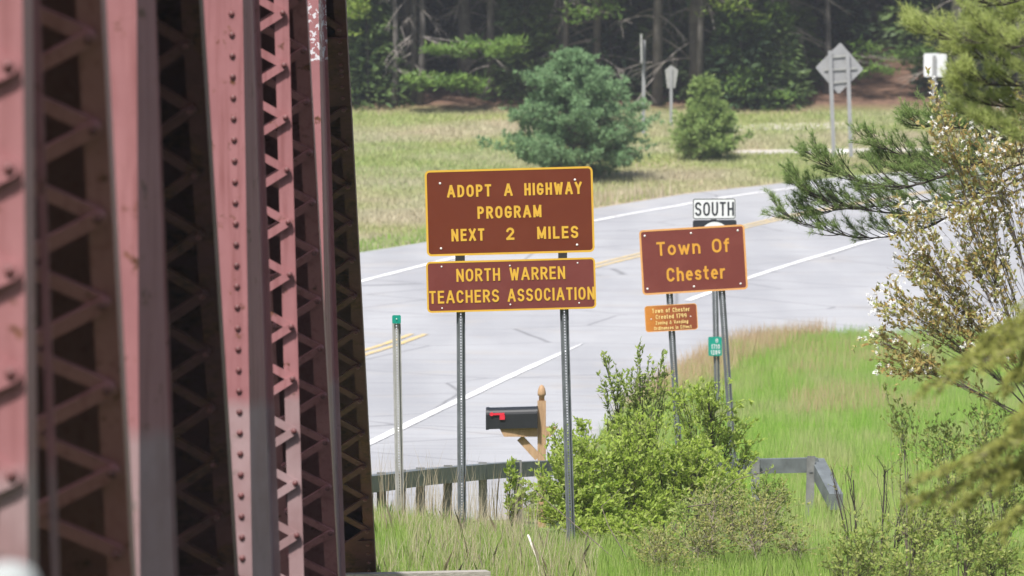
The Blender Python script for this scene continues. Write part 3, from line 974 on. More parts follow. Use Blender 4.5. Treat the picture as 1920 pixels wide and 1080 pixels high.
# ---- far signs seen from behind
dD = 160.0; SD = F / dD
s5 = thing("warning_sign", G(1579, 290), "large grey diamond sign seen from behind on two posts", "sign")
c = P(1574, 128, dD)
hd = 47 / SD
ang = R(2)
def dia(u, v, n): return c + Vector((u * math.cos(ang) + v * math.sin(ang), -n, v * math.cos(ang) - u * math.sin(ang)))
mb = MB()
rp = rrect(hd * 1.414, hd * 1.414, .05, 4); rp = [((x - hd*.707), (y - hd*.707)) for x, y in rp]
rp = [((x - y) * .7071, (x + y) * .7071) for x, y in rp]
n_ = len(rp)
V = [dia(x * .965, y * 1.035, 0) for x, y in rp] + [dia(x * .965, y * 1.035, -.004) for x, y in rp]
mesh_obj("panel", V, [tuple(range(n_)), tuple(range(n_, 2*n_))[::-1]] + [(k, n_ + k, n_ + (k+1) % n_, (k+1) % n_) for k in range(n_)], M_galv_far, s5)
for yy, x0, x1 in ((105, 1556, 1590), (129, 1545, 1607), (153, 1560, 1592)):
    mb = MB(); mb.beam(P(x0, yy + 2, dD - .03), P(x1, yy - 1, dD - .03), .03, .06); mb.build("stiffener", M_galv2, s5)
for xa, ya, xb in ((1556, 95, 1563.5), (1589, 98, 1596)):
    mb = MB(); mb.beam(P(xa, ya, dD - .08), P(xb, 294, dD - .08), .05, .11, side=(0, 1, 0)); mb.build("post", M_galv_far, s5)
s6 = thing("square_sign", G(1752, 240), "pale square sign back on a single post behind the pine branch", "sign")
d6 = 171.0
mb = MB(); a_, b_ = P(1732, 100, d6), P(1775, 144, d6)
mp = rrect(b_.x - a_.x, a_.z - b_.z, .06); n_ = len(mp)
mesh_obj("panel", [(a_.x + x, d6, b_.z + y) for x, y in mp] + [(a_.x + x, d6 + .01, b_.z + y) for x, y in mp],
         [tuple(range(n_)), tuple(range(n_, 2*n_))[::-1]] + [(k, n_ + k, n_ + (k+1) % n_, (k+1) % n_) for k in range(n_)], M_signwhite, s6)
mb = MB(); mb.beam(P(1752, 104, d6 - .05), P(1750, 244, d6 - .05), .06, .10, side=(0, 1, 0)); mb.build("post", M_galv_far, s6)
s7 = thing("county_marker", G(1258, 232), "small pale pentagonal sign back on a thin post between the two pines", "sign")
d7 = 172.0
pts = [P(x, y, d7) for x, y in ((1247, 131), (1258, 122), (1271.5, 131), (1266, 165), (1251, 165))]
mesh_obj("panel", list(pts) + [p + Vector((0, .01, 0)) for p in pts], [(0, 1, 2, 3, 4), (9, 8, 7, 6, 5)] + [(k, 5 + k, 5 + (k+1) % 5, (k+1) % 5) for k in range(5)], M_galv2, s7)
mb = MB(); mb.beam(P(1258, 126, d7 - .04), P(1258.5, 236, d7 - .04), .05, .09, side=(0, 1, 0)); mb.build("post", M_galv_far, s7)
s8 = thing("edge_on_sign", G(1206, 245), "narrow sign seen edge-on on a tall thin post right of the large young pine", "sign")
d8 = 168.0
mb = MB(); mb.beam(P(1207.5, 75, d8), P(1206, 250, d8), .06, .10, side=(0, 1, 0)); mb.build("post", M_galv_far, s8)
mb = MB(); mb.beam(P(1202, 64, d8 - .08), P(1202.8, 118, d8 - .08), .55, .055, side=(0, 1, 0)); mb.build("panel", M_galv2, s8)

# ------------------------------------------------------------------ mailbox
Dm = 60.0; SM = F / Dm
mbx_root = thing("mailbox", Vector((P(1016, 900, Dm).x, Dm, ground(0.3, Dm))), "black mailbox with a red flag on a new wooden post behind the guide rail", "mailbox")
L0 = P(913, 805, Dm - .03); Rr = P(1007, 799, Dm - .05)
axis = (Rr - L0); axis.z = 0; Lm = axis.length; axis.normalize()
axis = Vector((axis.x, axis.y, .0)).normalized()
sidev = Vector((-axis.y, axis.x, 0))                    # away from camera
prof = [(0, 0)] + [(.115 - .115 * math.cos(R(a)), (.152 + .072 * math.sin(R(a)))) for a in range(0, 181, 18)] + [(.23, 0)]
Rr.z = L0.z + .035
def ml(s_, u, v): 
    return L0 + axis * s_ + sidev * u + Vector((0, 0, v + .03 * s_))
V = [ml(0, u, v) for u, v in prof] + [ml(Lm, u, v) for u, v in prof]
n_ = len(prof)
box = mesh_obj("box", V, [tuple(range(n_))[::-1], tuple(range(n_, 2*n_))] + [(k, (k+1) % n_, n_ + (k+1) % n_, n_ + k) for k in range(n_)], M_mail, mbx_root)
def collar(name, s0, s1, gr):
    pr = [(.115 + (u - .115) * gr, .11 + (v - .11) * gr) for u, v in prof]
    V = [ml(s0, u, v) for u, v in pr] + [ml(s1, u, v) for u, v in pr]
    return mesh_obj(name, V, [tuple(range(n_))[::-1], tuple(range(n_, 2*n_))] + [(k, (k+1) % n_, n_ + (k+1) % n_, n_ + k) for k in range(n_)], M_mail, mbx_root)
collar("door", -.012, .02, 1.05); collar("rim", Lm - .012, Lm + .004, 1.03)
flag = []
for (sa, sb, va, vb, n0) in ((.045, .185, .148, .170, .006), (.135, .19, .098, .147, .006)):
    flag.append((sa, sb, va, vb))
mb = MB()
for sa, sb, va, vb in flag:
    mb.hexa([ml(sa, -.018, va), ml(sb, -.018, va), ml(sb, -.006, va), ml(sa, -.006, va), ml(sa, -.018, vb), ml(sb, -.018, vb), ml(sb, -.006, vb), ml(sa, -.006, vb)])
cpt = ml(.05, -.019, .159)
b0 = len(mb.v)
for k in range(10):
    th = 2 * math.pi * k / 10
    mb.v.append(tuple(cpt + axis * (.021 * math.cos(th)) + Vector((0, 0, .021 * math.sin(th)))))
for k in range(10):
    p = Vector(mb.v[b0 + k]); mb.v.append(tuple(p + sidev * .014))
mb.f.append(tuple(b0 + k for k in range(10)))
mb.f += [(b0 + k, b0 + 10 + k, b0 + 10 + (k+1) % 10, b0 + (k+1) % 10) for k in range(10)]
mb.build("flag", M_red, mbx_root)
pc = P(1015.7, 800, Dm + .10)
zg = ground(pc.x, Dm) - .15
hw = .0445
ztop = P(1015, 752, Dm).z
mb = MB(); mb.box((pc.x - hw, pc.y - hw, zg), (pc.x + hw, pc.y + hw, ztop)); post = mb.build("post", M_wood, mbx_root)
mb = MB(); fz = P(1015, 722, Dm).z - ztop
mb.lathe((pc.x, pc.y, ztop + .0005), [(.030, 0), (.030, .045), (.043, .058), (.044, .072), (.043, .09), (.036, .125), (.022, .155), (.008, fz - .006), (.001, fz)], 14)
mb.build("finial", M_wood, post, True)
A0, A1 = P(935, 800, Dm + .03), P(1045, 800, Dm + .08)
B0_, B1_ = P(945, 818.5, Dm + .03), P(1032, 818.5, Dm + .08)
mb = MB(); th_ = Vector((0, .088, 0))
sh = Vector((0, -.046, 0))
xl = pc.x - hw - .001; xr = pc.x + hw + .001
def cut(A, B, x): return A.lerp(B, (x - A.x) / (B.x - A.x))
mb.slab(B0_ + sh, cut(B0_, B1_, xl) + sh, cut(A0, A1, xl) + sh, A0 + sh, th_)
mb.slab(cut(B0_, B1_, xr) + sh, B1_ + sh, A1 + sh, cut(A0, A1, xr) + sh, th_)
mb.build("arm", M_wood, mbx_root)
mb = MB(); mb.beam(P(975, 821, Dm + .10), P(1009, 858, Dm + .10), .085, .078, side=(0, 1, 0)); mb.build("brace", M_wood, mbx_root)

# ------------------------------------------------------------------ guide rail (box beam on steel posts)
gr = thing("guide_rail", P(1000, 985, 58), "weathered grey box-beam guide rail curving from the bridge towards the side road", "guide rail")
rail_px = [(560, 907, 50.0), (640, 897, 51.6), (715, 889, 53.2), (788, 880, 55), (840, 875.5, 56.2), (905, 870, 57.6), (970, 866, 58.7), (1060, 863, 59.6), (1180, 862, 60.2), (1300, 861.5, 60.6), (1417, 860.5, 60.9), (1532, 858, 61.0)]
pts = [P(*q) for q in rail_px]
dense = []
for i in range(len(pts) - 1):
    p0, p1, p2, p3 = pts[max(i-1, 0)], pts[i], pts[i+1], pts[min(i+2, len(pts)-1)]
    for k in range(5):
        t = k / 5
        dense.append(.5 * ((2*p1) + (p2 - p0)*t + (2*p0 - 5*p1 + 4*p2 - p3)*t*t + (3*p1 - p0 - 3*p2 + p3)*t**3))
dense.append(pts[-1])
def boxsweep(path, w_, h_):
    mb = MB()
    n0 = len(path)
    for i, p in enumerate(path):
        t = path[min(i+1, n0-1)] - path[max(i-1, 0)]
        s_ = Vector((t.y, -t.x, 0)).normalized() * (w_/2)
        for a_, b_ in ((-1, 0), (1, 0), (1, -1), (-1, -1)):
            mb.v.append(tuple(p + s_ * a_ + Vector((0, 0, h_ * -b_ * -1))))
    for i in range(n0 - 1):
        for k in range(4):
            q = i * 4
            mb.f.append((q + k, q + (k+1) % 4, q + 4 + (k+1) % 4, q + 4 + k))
    mb.f.append((0, 1, 2, 3)); mb.f.append(tuple(4*(n0-1) + k for k in (3, 2, 1, 0)))
    return mb
rail = boxsweep(dense, .152, .155).build("rail", M_rail, gr)
e0 = dense[-1]; e1 = P(1568, 926, 60.3)
boxsweep([e0 + Vector((.004, 0, -.006)), e0.lerp(e1, .5), e1], .15, .17).build("end_section", M_rail, gr)
for q in ((640, 897, 51.6), (715, 889, 53.2), (752, 884, 54.1), (788, 880, 55), (840, 875.5, 56.2), (905, 870, 57.6), (970, 866, 58.7), (1060, 863, 59.6), (1180, 862, 60.2), (1300, 861.5, 60.6), (1417, 860.5, 60.9), (1521, 858.5, 61.0)):
    p = P(q[0], q[1] - 1.5, q[2] - .14)
    zb = ground(p.x, p.y) - .2
    mb = MB(); lx = random.Random(int(q[0])).uniform(-.012, .012)
    for (xa, xb, ya, yb) in ((-.043, .043, -.004, .004), (-.004, .004, .0045, .05), (-.043, .043, .0505, .058)):
        mb.hexa([(p.x + xa + lx*2, p.y + ya, zb), (p.x + xb + lx*2, p.y + ya, zb), (p.x + xb + lx*2, p.y + yb, zb), (p.x + xa + lx*2, p.y + yb, zb),
                 (p.x + xa, p.y + ya, p.z + .008), (p.x + xb, p.y + ya, p.z + .008), (p.x + xb, p.y + yb, p.z + .008), (p.x + xa, p.y + yb, p.z + .008)])
    po = mb.build("rail_post", M_railpost, gr)
    mb = MB(); mb.box((p.x - .02, p.y - .012, p.z - .165), (p.x + .02, p.y + .09, p.z - .158)); mb.build("shelf_angle", M_galv, po)

# ------------------------------------------------------------------ creek under the bridge
mw, n, b = newmat("dark_creek_water")
b.inputs['Base Color'].default_value = (.012, .016, .012, 1); b.inputs['Roughness'].default_value = .12
bump(n, b, noise(n, 3.0, 4, .6, coords(n, 'Position')), .25, .05)
tag(mesh_obj("water", [(-300, 17, -.55), (300, 17, -.55), (300, 44.5, -.55), (-300, 44.5, -.55)], [(0, 1, 2, 3)], mw), kind="structure")

# ------------------------------------------------------------------ vegetation helpers
def unit(v):
    return v / np.maximum(1e-9, np.linalg.norm(v, axis=-1, keepdims=True))
def leaf_polys(pos, dirs, L, W, rs, tip=.55, face=1.0):
    """diamond leaves: pos (N,3) base, dirs (N,3), L,W (N,)"""
    d = unit(dirs)
    r = unit(rs.normal(size=d.shape) * .55 + np.array([-.2, -.5, .85]) * face)
    s_ = unit(np.cross(d, r))
    up = np.cross(s_, d)
    L = L[:, None]; W = W[:, None]
    a = pos; c = pos + d * L
    m = pos + d * L * (1 - tip) + up * L * .06
    q = np.stack([a, m + s_ * W / 2, c, m - s_ * W / 2], axis=1)
    return q.reshape(-1, 3)
def needle_polys(pos, dirs, L, W, rs):
    d = unit(dirs); s_ = unit(np.cross(d, unit(rs.normal(size=d.shape))))
    L = L[:, None]; W = W[:, None]
    q = np.stack([pos - s_ * W / 2, pos + s_ * W / 2, pos + d * L], axis=1)
    return q.reshape(-1, 3)
def bez(p0, p1, p2, n=7):
    return [p0 * ((1-t)**2) + p1 * (2*t*(1-t)) + p2 * (t*t) for t in [k / (n-1) for k in range(n)]]
def lerp_path(path, t):
    x = t * (len(path) - 1); i = min(int(x), len(path) - 2)
    return path[i].lerp(path[i+1], x - i), (path[i+1] - path[i])

def shrub(name, label, cat, base, lobes, mats, leaf, seed, stem_r=.009, leaves_per=26, twig=.18, sub=3, group=None, extra=None, t0=.3, leaf_from=.35, bend=.18, droop=0.0, wigg=.0):
    """base: world point(s); lobes: (px,py,rx,ry,D,rz,n)"""
    rn = random.Random(seed); rs = np.random.RandomState(seed)
    bases = base if isinstance(base, list) else [base]
    root = thing(name, bases[0], label, cat, group)
    mb = MB(); LP = []; LD = []; EP = []; ED = []
    for (px, py, rx, ry, D, rz, n) in lobes:
        c = P(px, py, D); s_ = D / F
        b = min(bases, key=lambda q: abs(q.x - c.x) + abs(q.y - c.y) * .3)
        b = b + Vector((rn.uniform(-.08, .08), rn.uniform(-.08, .08), 0))
        mid = b.lerp(c, .5) + Vector((rn.uniform(-bend, bend), rn.uniform(-bend, bend), rn.uniform(0, bend)))
        main = bez(b, mid, c, 8)
        mb.tube(main, [stem_r * (1 - .55 * k / 7) for k in range(8)], 5, False)
        for _ in range(n):
            while True:
                q = Vector((rn.uniform(-1, 1), rn.uniform(-1, 1), rn.uniform(-1, 1)))
                if q.length <= 1: break
            q = q * (.55 + .45 * rn.random()) if rn.random() < .6 else q
            tip = c + Vector((q.x * rx * s_, q.y * rz, q.z * ry * s_))
            t = rn.uniform(t0, .97)
            st, _d = lerp_path(main, t)
            mm = st.lerp(tip, .5) + Vector((rn.uniform(-1, 1), rn.uniform(-1, 1), rn.uniform(-.2, 1))) * ((tip - st).length * .16)
            br = bez(st, mm, tip, 7)
            if wigg:
                br = [br[0]] + [p + Vector((rn.uniform(-1, 1), rn.uniform(-1, 1), rn.uniform(-1, 1))) * wigg for p in br[1:]]
            r0 = stem_r * rn.uniform(.3, .5)
            mb.tube(br, [r0 * (1 - .75 * k / 6) for k in range(7)], 4, False)
            paths = [(br, 1.0)]
            for _k in range(sub):
                tt = rn.uniform(.3, .95)
                sp_, dd = lerp_path(br, tt)
                dv = (dd.normalized() + Vector((rn.uniform(-1, 1), rn.uniform(-1, 1), rn.uniform(-.35, .9))) * .9).normalized()
                ln = twig * rn.uniform(.5, 1.2)
                e = sp_ + dv * ln + Vector((0, 0, -droop * ln))
                tw = bez(sp_, sp_.lerp(e, .5) + Vector((rn.uniform(-.2, .2) * ln, rn.uniform(-.2, .2) * ln, .12 * ln)), e, 4)
                mb.tube(tw, [r0 * .45, r0 * .36, r0 * .27, r0 * .18], 3, False)
                paths.append((tw, .55))
            for pth, wgt in paths:
                m = max(2, int(leaves_per * wgt * rn.uniform(.7, 1.2) / (1 + .0 * sub)))
                for _k in range(m):
                    tt = leaf_from + (1 - leaf_from) * rn.random() ** .8
                    p, dd = lerp_path(pth, tt)
                    LP.append(p); LD.append(dd.normalized() * .55 + Vector((rn.uniform(-1, 1), rn.uniform(-1, 1), rn.uniform(-.5, 1))) * .75)
                p, dd = lerp_path(pth, .999)
                EP.append(p); ED.append(dd.normalized())
    st = mb.build("stems", mats[0], root, True, kind="stuff")
    LP = np.array([tuple(p) for p in LP]); LD = np.array([tuple(p) for p in LD])
    LL = (.45 + .9 * rs.beta(2.2, 2.0, len(LP))) * leaf[0]
    fast_obj("leaves", leaf_polys(LP, LD, LL, LL * leaf[1], rs), 4, mats[1], root, kind="stuff")
    if extra:                                          # blossoms: clusters of small petals
        frac, size, per, mat = extra
        idx = [i for i in range(len(EP)) if rn.random() < frac]
        pp, dd = [], []
        for i in idx:
            for _k in range(rn.randint(2, per)):
                c = EP[i] + Vector((rn.gauss(0, size * 1.1), rn.gauss(0, size * 1.1), rn.gauss(0, size * 1.1)))
                for j in range(5):
                    th = j * 1.2566 + rn.random() * .4
                    pp.append(tuple(c)); dd.append((math.cos(th), rn.uniform(-.5, .3), math.sin(th)))
        if pp:
            pp = np.array(pp); dd = np.array(dd)
            l_ = rs.uniform(.7, 1.1, len(pp)) * size
            fast_obj("blossoms", leaf_polys(pp, dd, l_, l_ * .5, rs), 4, mat, root, kind="stuff")
    return root

M_bark = simple("brown_grey_bark", (.13, .105, .085), .9, .3, 20, bumps=.3)
M_bark_dark = simple("dark_wet_bark", (.045, .036, .03), .9, .3, 20)
M_twig_pale = simple("pale_dead_twig", (.26, .215, .17), .9, .25, 15)
M_trunk = simple("grey_forest_bark", (.105, .095, .088), .95, .35, 4, bumps=.4)
M_leaf = leafmat("spring_green_leaves", [(.27, .37, .045), (.36, .48, .075), (.45, .55, .14), (.31, .44, .055), (.49, .55, .20)], .58)
M_leaf2 = leafmat("olive_spring_leaves", [(.20, .29, .05), (.29, .38, .09), (.36, .42, .13)], .5)
M_leaf_y = leafmat("yellowish_bud_leaves", [(.22, .24, .055), (.33, .32, .10), (.17, .24, .04), (.36, .33, .16)], .4)
M_leaf2y = leafmat("yellow_green_thicket_leaves", [(.23, .32, .06), (.32, .40, .10), (.41, .43, .15), (.28, .38, .07)], .5)
M_leaf_c = leafmat("coppery_young_leaves", [(.36, .25, .085), (.44, .37, .15), (.34, .41, .12), (.44, .28, .10), (.42, .46, .17)], .5)
M_petal = leafmat("white_petals", [(.78, .78, .76), (.84, .84, .83)], .3)
M_needle = leafmat("white_pine_needles", [(.19, .29, .09), (.26, .36, .12), (.33, .42, .16)], .5)
M_needle_y = leafmat("yellow_green_pine_needles", [(.38, .46, .13), (.47, .54, .18), (.56, .60, .26)], .55)
M_hemlock = leafmat("olive_hemlock_needles", [(.24, .27, .065), (.31, .335, .085), (.38, .385, .11)], .45)
M_youngpine = leafmat("blue_green_young_pine", [(.13, .235, .11), (.185, .31, .145), (.25, .38, .19)], .4)
M_youngpine2 = leafmat("yellowish_young_pine", [(.17, .27, .08), (.25, .35, .105), (.33, .42, .14)], .4)
M_conifer = leafmat("dark_forest_conifer", [(.04, .075, .036), (.06, .105, .048), (.085, .135, .06)], .3)
M_conifer2 = leafmat("mid_green_understory_conifer", [(.075, .13, .05), (.11, .17, .06), (.145, .21, .07)], .35)
M_bough = leafmat("light_pine_bough", [(.08, .155, .03), (.12, .21, .042), (.16, .25, .05)], .3)
M_budgreen = leafmat("fresh_bud_green", [(.13, .22, .03), (.20, .29, .045), (.25, .32, .07)], .4)
M_grass = leafmat("tall_green_grass", [(.19, .37, .05), (.25, .45, .065), (.32, .50, .10), (.38, .48, .15)], .5, patch=(.9, (.42, .46, .20, 1), .46, .62))
M_grass_n = leafmat("verge_grass", [(.19, .33, .05), (.28, .43, .08), (.36, .48, .13), (.42, .46, .2)], .5)
M_straw = leafmat("dry_straw_grass", [(.38, .31, .20), (.48, .41, .29), (.55, .49, .37), (.42, .34, .22)], .35)
M_rust = leafmat("russet_dry_grass", [(.40, .27, .15), (.48, .35, .21), (.52, .42, .28), (.44, .30, .17)], .35)
M_field = leafmat("field_grass_mix", [(.24, .32, .09), (.33, .39, .13), (.40, .40, .20), (.30, .37, .12)], .35, patch=(.22, (.46, .42, .29, 1), .36, .62))

# ------------------------------------------------------------------ grass
def blades(name, label, spots, mat, H, W, seed, lean=.35, two=True):
    """spots (N,3) ground points; H,W arrays"""
    rs = np.random.RandomState(seed)
    n = len(spots)
    th = rs.uniform(0, 2*np.pi, n)
    face = rs.uniform(-1.0, 1.0, n)                     # blade width direction, broadly across the view
    s_ = np.stack([np.cos(face), np.sin(face), np.zeros(n)], 1)
    l_ = np.stack([np.cos(th), np.sin(th), np.zeros(n)], 1) * (rs.uniform(.1, 1, n) * lean)[:, None]
    H = H * rs.uniform(.55, 1.2, n); Wd = W * rs.uniform(.7, 1.3, n)
    up = np.array([0, 0, 1.0])
    b = spots; m = spots + (up * .55 + l_ * .3) * H[:, None]; t = spots + (up * .95 + l_) * H[:, None]
    wv = s_ * Wd[:, None] / 2
    q = np.stack([b - wv, b + wv, m + wv * .7, t, m - wv * .7], 1).reshape(-1, 3) if two else np.stack([b - wv, b + wv, t], 1).reshape(-1, 3)
    o = fast_obj(name, q, 5 if two else 3, mat, None, kind="stuff")
    return tag(o, label, "grass")
def scatter(n, D0, D1, xf0, xf1, seed, keep=None):
    """random ground spots between picture columns xf0(D), xf1(D)"""
    rs = np.random.RandomState(seed)
    out = []
    D = np.sqrt(rs.uniform(D0*D0, D1*D1, n)); u = rs.uniform(0, 1, n)
    for d, k in zip(D, u):
        a = xf0(d) if callable(xf0) else xf0
        b = xf1(d) if callable(xf1) else xf1
        x = (a + (b - a) * k - 960) * d / F
        if keep and not keep(x, d): continue
        out.append((x, d, ground(x, d) if d < 62 else gz(d)))
    return np.array(out)
import mathutils
def pn_(x, y, s): return mathutils.noise.noise(Vector((x * s, y * s, 3.1)))
# verge by the bridge and signs
nb_ = lambda x, d: not (d < 48.15 and 960 + x * F / d < 935)
sp_ = scatter(70000, 46.3, 57, 640, 2050, 1, keep=nb_)
blades("verge_grass", "rough green grass at the feet of the highway sign", sp_, M_grass_n, np.where(sp_[:,1] > 51.5, .12, .22), np.full(len(sp_), .0048), 11)
sp_ = scatter(8000, 46.3, 55, 640, 1120, 2, keep=lambda x, d: nb_(x, d) and pn_(x, d, 1.1) > -.12)
blades("dry_verge_grass", "dry straw stalks among the grass below the highway sign", sp_, M_straw, np.where(sp_[:,1] > 51.5, .16, .32), np.full(len(sp_), .0038), 12, lean=.55)
sp_ = scatter(620, 51, 58.5, 690, 1010, 3)
blades("tall_dead_stalks", "thin tall dead stalks standing before the guide rail", sp_, M_straw, np.full(len(sp_), .75), np.full(len(sp_), .004), 13, lean=.25)
# bright grass on the right
def rg_left(d): return 960 + (road_right(d) + .1) * F / d if d > 62 else 1090
sp_ = scatter(130000, 53.5, 103.5, lambda d: max(1080, rg_left(d)) if d < 104 else 1480, 2050, 4, keep=lambda x, d: x > road_right(d) + .05 and d < ngD[-1] + .5 + .0 * x)
hh = np.clip(.28 + .22 * np.array([pn_(p[0], p[1], .9) for p in sp_]) + .1 * np.array([pn_(p[0], p[1], 2.7) for p in sp_]), .10, .55)
blades("meadow_grass", "bright green tall grass between the guide rail and the side road", sp_, M_grass, hh, np.full(len(sp_), .011), 14, two=False)
_rr = random.Random(15)
_ex = [p[0] for p in near_grass] + [1600, 1750]; _ey = [p[1] for p in near_grass] + [632, 622]
sp_ = []
while len(sp_) < 6000:
    px = _rr.triangular(1150, 1570, 1380)
    band = np.interp(px, [1130, 1250, 1330, 1400, 1450, 1500, 1560], [10, 40, 58, 48, 28, 8, 2])
    py = np.interp(px, _ex, _ey) + 3 + band * _rr.random() ** 1.4 * (1 + .5 * pn_(px, 0, .03))
    p = G(px, py); sp_.append((p.x, p.y, gz(p.y)))
sp_ = np.array(sp_)
blades("russet_grass", "russet dry grass fringe along the side road edge", sp_, M_rust, np.full(len(sp_), .46), np.full(len(sp_), .010), 15, lean=.4, two=False)
sp_ = scatter(9000, 80, 100, 1480, 1760, 6, keep=lambda x, d: pn_(x, d, .35) > .12)
blades("russet_grass", "thin russet seed stalks in the middle of the bright green grass", sp_, M_rust, np.full(len(sp_), .38), np.full(len(sp_), .008), 16, two=False)
# far field
_Dp = groundD(285)
sp_ = scatter(150000, 121, 181.5, 600, 2000, 7, keep=lambda x, d: not (abs(d - _Dp) < .8 and 960 + x * F / d > 1390) and (x < road_left(d) - .15 if d < feD[-1] else True))
hf = .13 + .05 * np.array([pn_(p[0], p[1], .25) for p in sp_])
blades("field_grass", "mixed green and straw-coloured grass of the field beyond the road", sp_, M_field, hf, np.full(len(sp_), .034), 17, lean=.7, two=False)
sp_ = scatter(9000, 126, 152, 640, 1500, 8, keep=lambda x, d: 0 < (road_left(d) - x) < 1.6 and x > .5)
blades("dry_field_grass", "straw-coloured dead grass along the far road shoulder", sp_, M_straw, np.full(len(sp_), .42), np.full(len(sp_), .03), 18, two=False)
sp_ = scatter(5000, 121, 140, 600, 830, 9, keep=lambda x, d: 0.1 < (road_left(d) - x) < 1.3)
blades("green_field_grass", "greener grass strip along the road shoulder beside the bridge end", sp_, M_grass, np.full(len(sp_), .2), np.full(len(sp_), .03), 19, two=False)

# ------------------------------------------------------------------ near shrubs
def gb(px, D): 
    x = (px - 960) * D / F
    return Vector((x, D, ground(x, D) - .03))
shrub("leafy_shrub", "large dense bright green shrub behind the right post of the highway sign", "shrub",
      [gb(1110, 54.8), gb(1180, 55.0), gb(1245, 55.1)],
      [(1055, 900, 80, 70, 54.6, .35, 46), (1110, 850, 80, 65, 54.8, .35, 44), (1175, 885, 85, 80, 54.8, .4, 54), (1240, 850, 90, 85, 55.1, .4, 52), (1340, 905, 70, 55, 55.0, .4, 26), (1395, 900, 45, 45, 55.2, .3, 12), (1200, 800, 70, 50, 55.1, .35, 26),
       (1300, 880, 75, 70, 55.2, .4, 48), (1125, 950, 80, 55, 54.5, .3, 55), (1220, 955, 85, 50, 54.6, .3, 50), (1040, 960, 55, 45, 54.5, .3, 24), (1100, 990, 70, 30, 54.2, .25, 34), (1190, 1000, 80, 30, 54.2, .25, 36)],
      (M_bark, M_leaf), (.052, .42), 21, leaves_per=17, twig=.18, sub=4, leaf_from=.2)
shrub("tall_sapling", "tall thin leafy sapling rising above the dense green shrub", "shrub", [gb(1190, 55.4)],
      [(1160, 720, 52, 62, 55.4, .25, 24), (1205, 705, 42, 55, 55.4, .25, 18), (1235, 690, 25, 30, 55.4, .2, 7), (1130, 668, 14, 12, 55.4, .05, 3), (1200, 662, 9, 16, 55.4, .05, 4), (1240, 735, 35, 28, 55.5, .2, 9), (1180, 800, 60, 40, 55.4, .2, 12)],
      (M_bark_dark, M_leaf2), (.052, .42), 22, leaves_per=13, twig=.12, sub=2, t0=.5)
shrub("leafy_shrub", "airy green shrub in front of the Town Of Chester sign posts", "shrub", [gb(1290, 56.5), gb(1340, 56.8)],
      [(1280, 745, 45, 40, 56.5, .3, 22), (1330, 760, 55, 50, 56.6, .3, 26), (1370, 810, 60, 50, 56.8, .3, 30), (1325, 720, 40, 30, 56.6, .25, 12), (1300, 830, 70, 50, 56.5, .3, 26), (1400, 850, 30, 30, 56.8, .25, 7)],
      (M_bark_dark, M_leaf), (.05, .40), 23, leaves_per=17, twig=.15, sub=2)
shrub("small_sapling", "small leafy sprig between the mailbox and the highway sign's right post", "shrub", [gb(965, 53)],
      [(960, 895, 16, 34, 53, .1, 10), (985, 925, 30, 28, 53, .15, 10), (955, 945, 22, 22, 53, .1, 6)], (M_bark_dark, M_leaf), (.06, .45), 24, leaves_per=14, twig=.08, sub=1, t0=.2)
shrub("leafy_shrub", "thin leafy sprigs reaching up between the mailbox post and the steel sign post", "shrub", [gb(1075, 55.6)],
      [(1092, 785, 28, 28, 55.6, .12, 7), (1040, 830, 30, 35, 55.6, .15, 12), (1070, 850, 40, 35, 55.5, .2, 14)], (M_bark_dark, M_leaf), (.052, .4), 25, leaves_per=14, twig=.12, sub=2, t0=.4)
# low twiggy thicket along the bottom
shrub("twiggy_thicket", "tangle of pale twigs with tiny yellow buds at the bottom centre", "shrub", [gb(1230, 49.0), gb(1330, 49.2), gb(1420, 49.5), gb(1500, 50)],
      [(1230, 1030, 80, 55, 49.2, .4, 50), (1320, 1010, 85, 70, 49.4, .4, 60), (1410, 1000, 85, 75, 49.7, .4, 60), (1480, 1030, 60, 60, 50, .4, 34), (1340, 940, 70, 40, 49.8, .3, 26), (1440, 945, 60, 40, 50, .3, 18), (1270, 1060, 90, 30, 48.8, .3, 40)],
      (M_twig_pale, M_leaf_y), (.028, .55), 26, leaves_per=13, twig=.2, sub=3, stem_r=.006, wigg=.012)
shrub("green_thicket", "low green leafy thicket below the right part of the guide rail", "shrub", [gb(1350, 51.5), gb(1440, 51.8)],
      [(1360, 945, 70, 50, 51.5, .3, 38), (1430, 930, 65, 45, 51.8, .3, 30), (1310, 960, 60, 50, 51.3, .3, 26), (1450, 980, 60, 40, 51.6, .3, 20)],
      (M_bark, M_leaf2), (.040, .42), 27, leaves_per=18, twig=.16, sub=3)
# long bare arching branches
ab = thing("arching_branch", gb(1180, 49.6), "long bare grey branches arching across the dense shrub's foot", "branch")
for pts_ in ([(1210, 1090), (1172, 1040), (1140, 985), (1128, 950), (1165, 915)], [(1290, 950), (1330, 945), (1380, 900), (1445, 880)], [(1200, 1090), (1120, 1020), (1050, 960), (985, 905)]):
    pp = [P(x, y, 49.6 + .12 * i) for i, (x, y) in enumerate(pts_)]
    mb = MB(); mb.tube(pp, [.006 - .001 * i for i in range(len(pp))], 5); mb.build("bough", M_bark, ab, True)
# birch stick lying in the grass
bs = thing("fallen_stick", P(1000, 1035, 48.8), "broken pale stick leaning in the grass below the highway sign", "stick")
mb = MB(); mb.tube([P(990, 1003, 48.9), P(997, 1022, 48.85), P(1007, 1045, 48.8), P(1012, 1085, 48.75)], [.010, .013, .011, .009], 6); mb.build("stem", simple("pale_birch_bark", (.5, .46, .40), .8, .5, 40), bs, True)
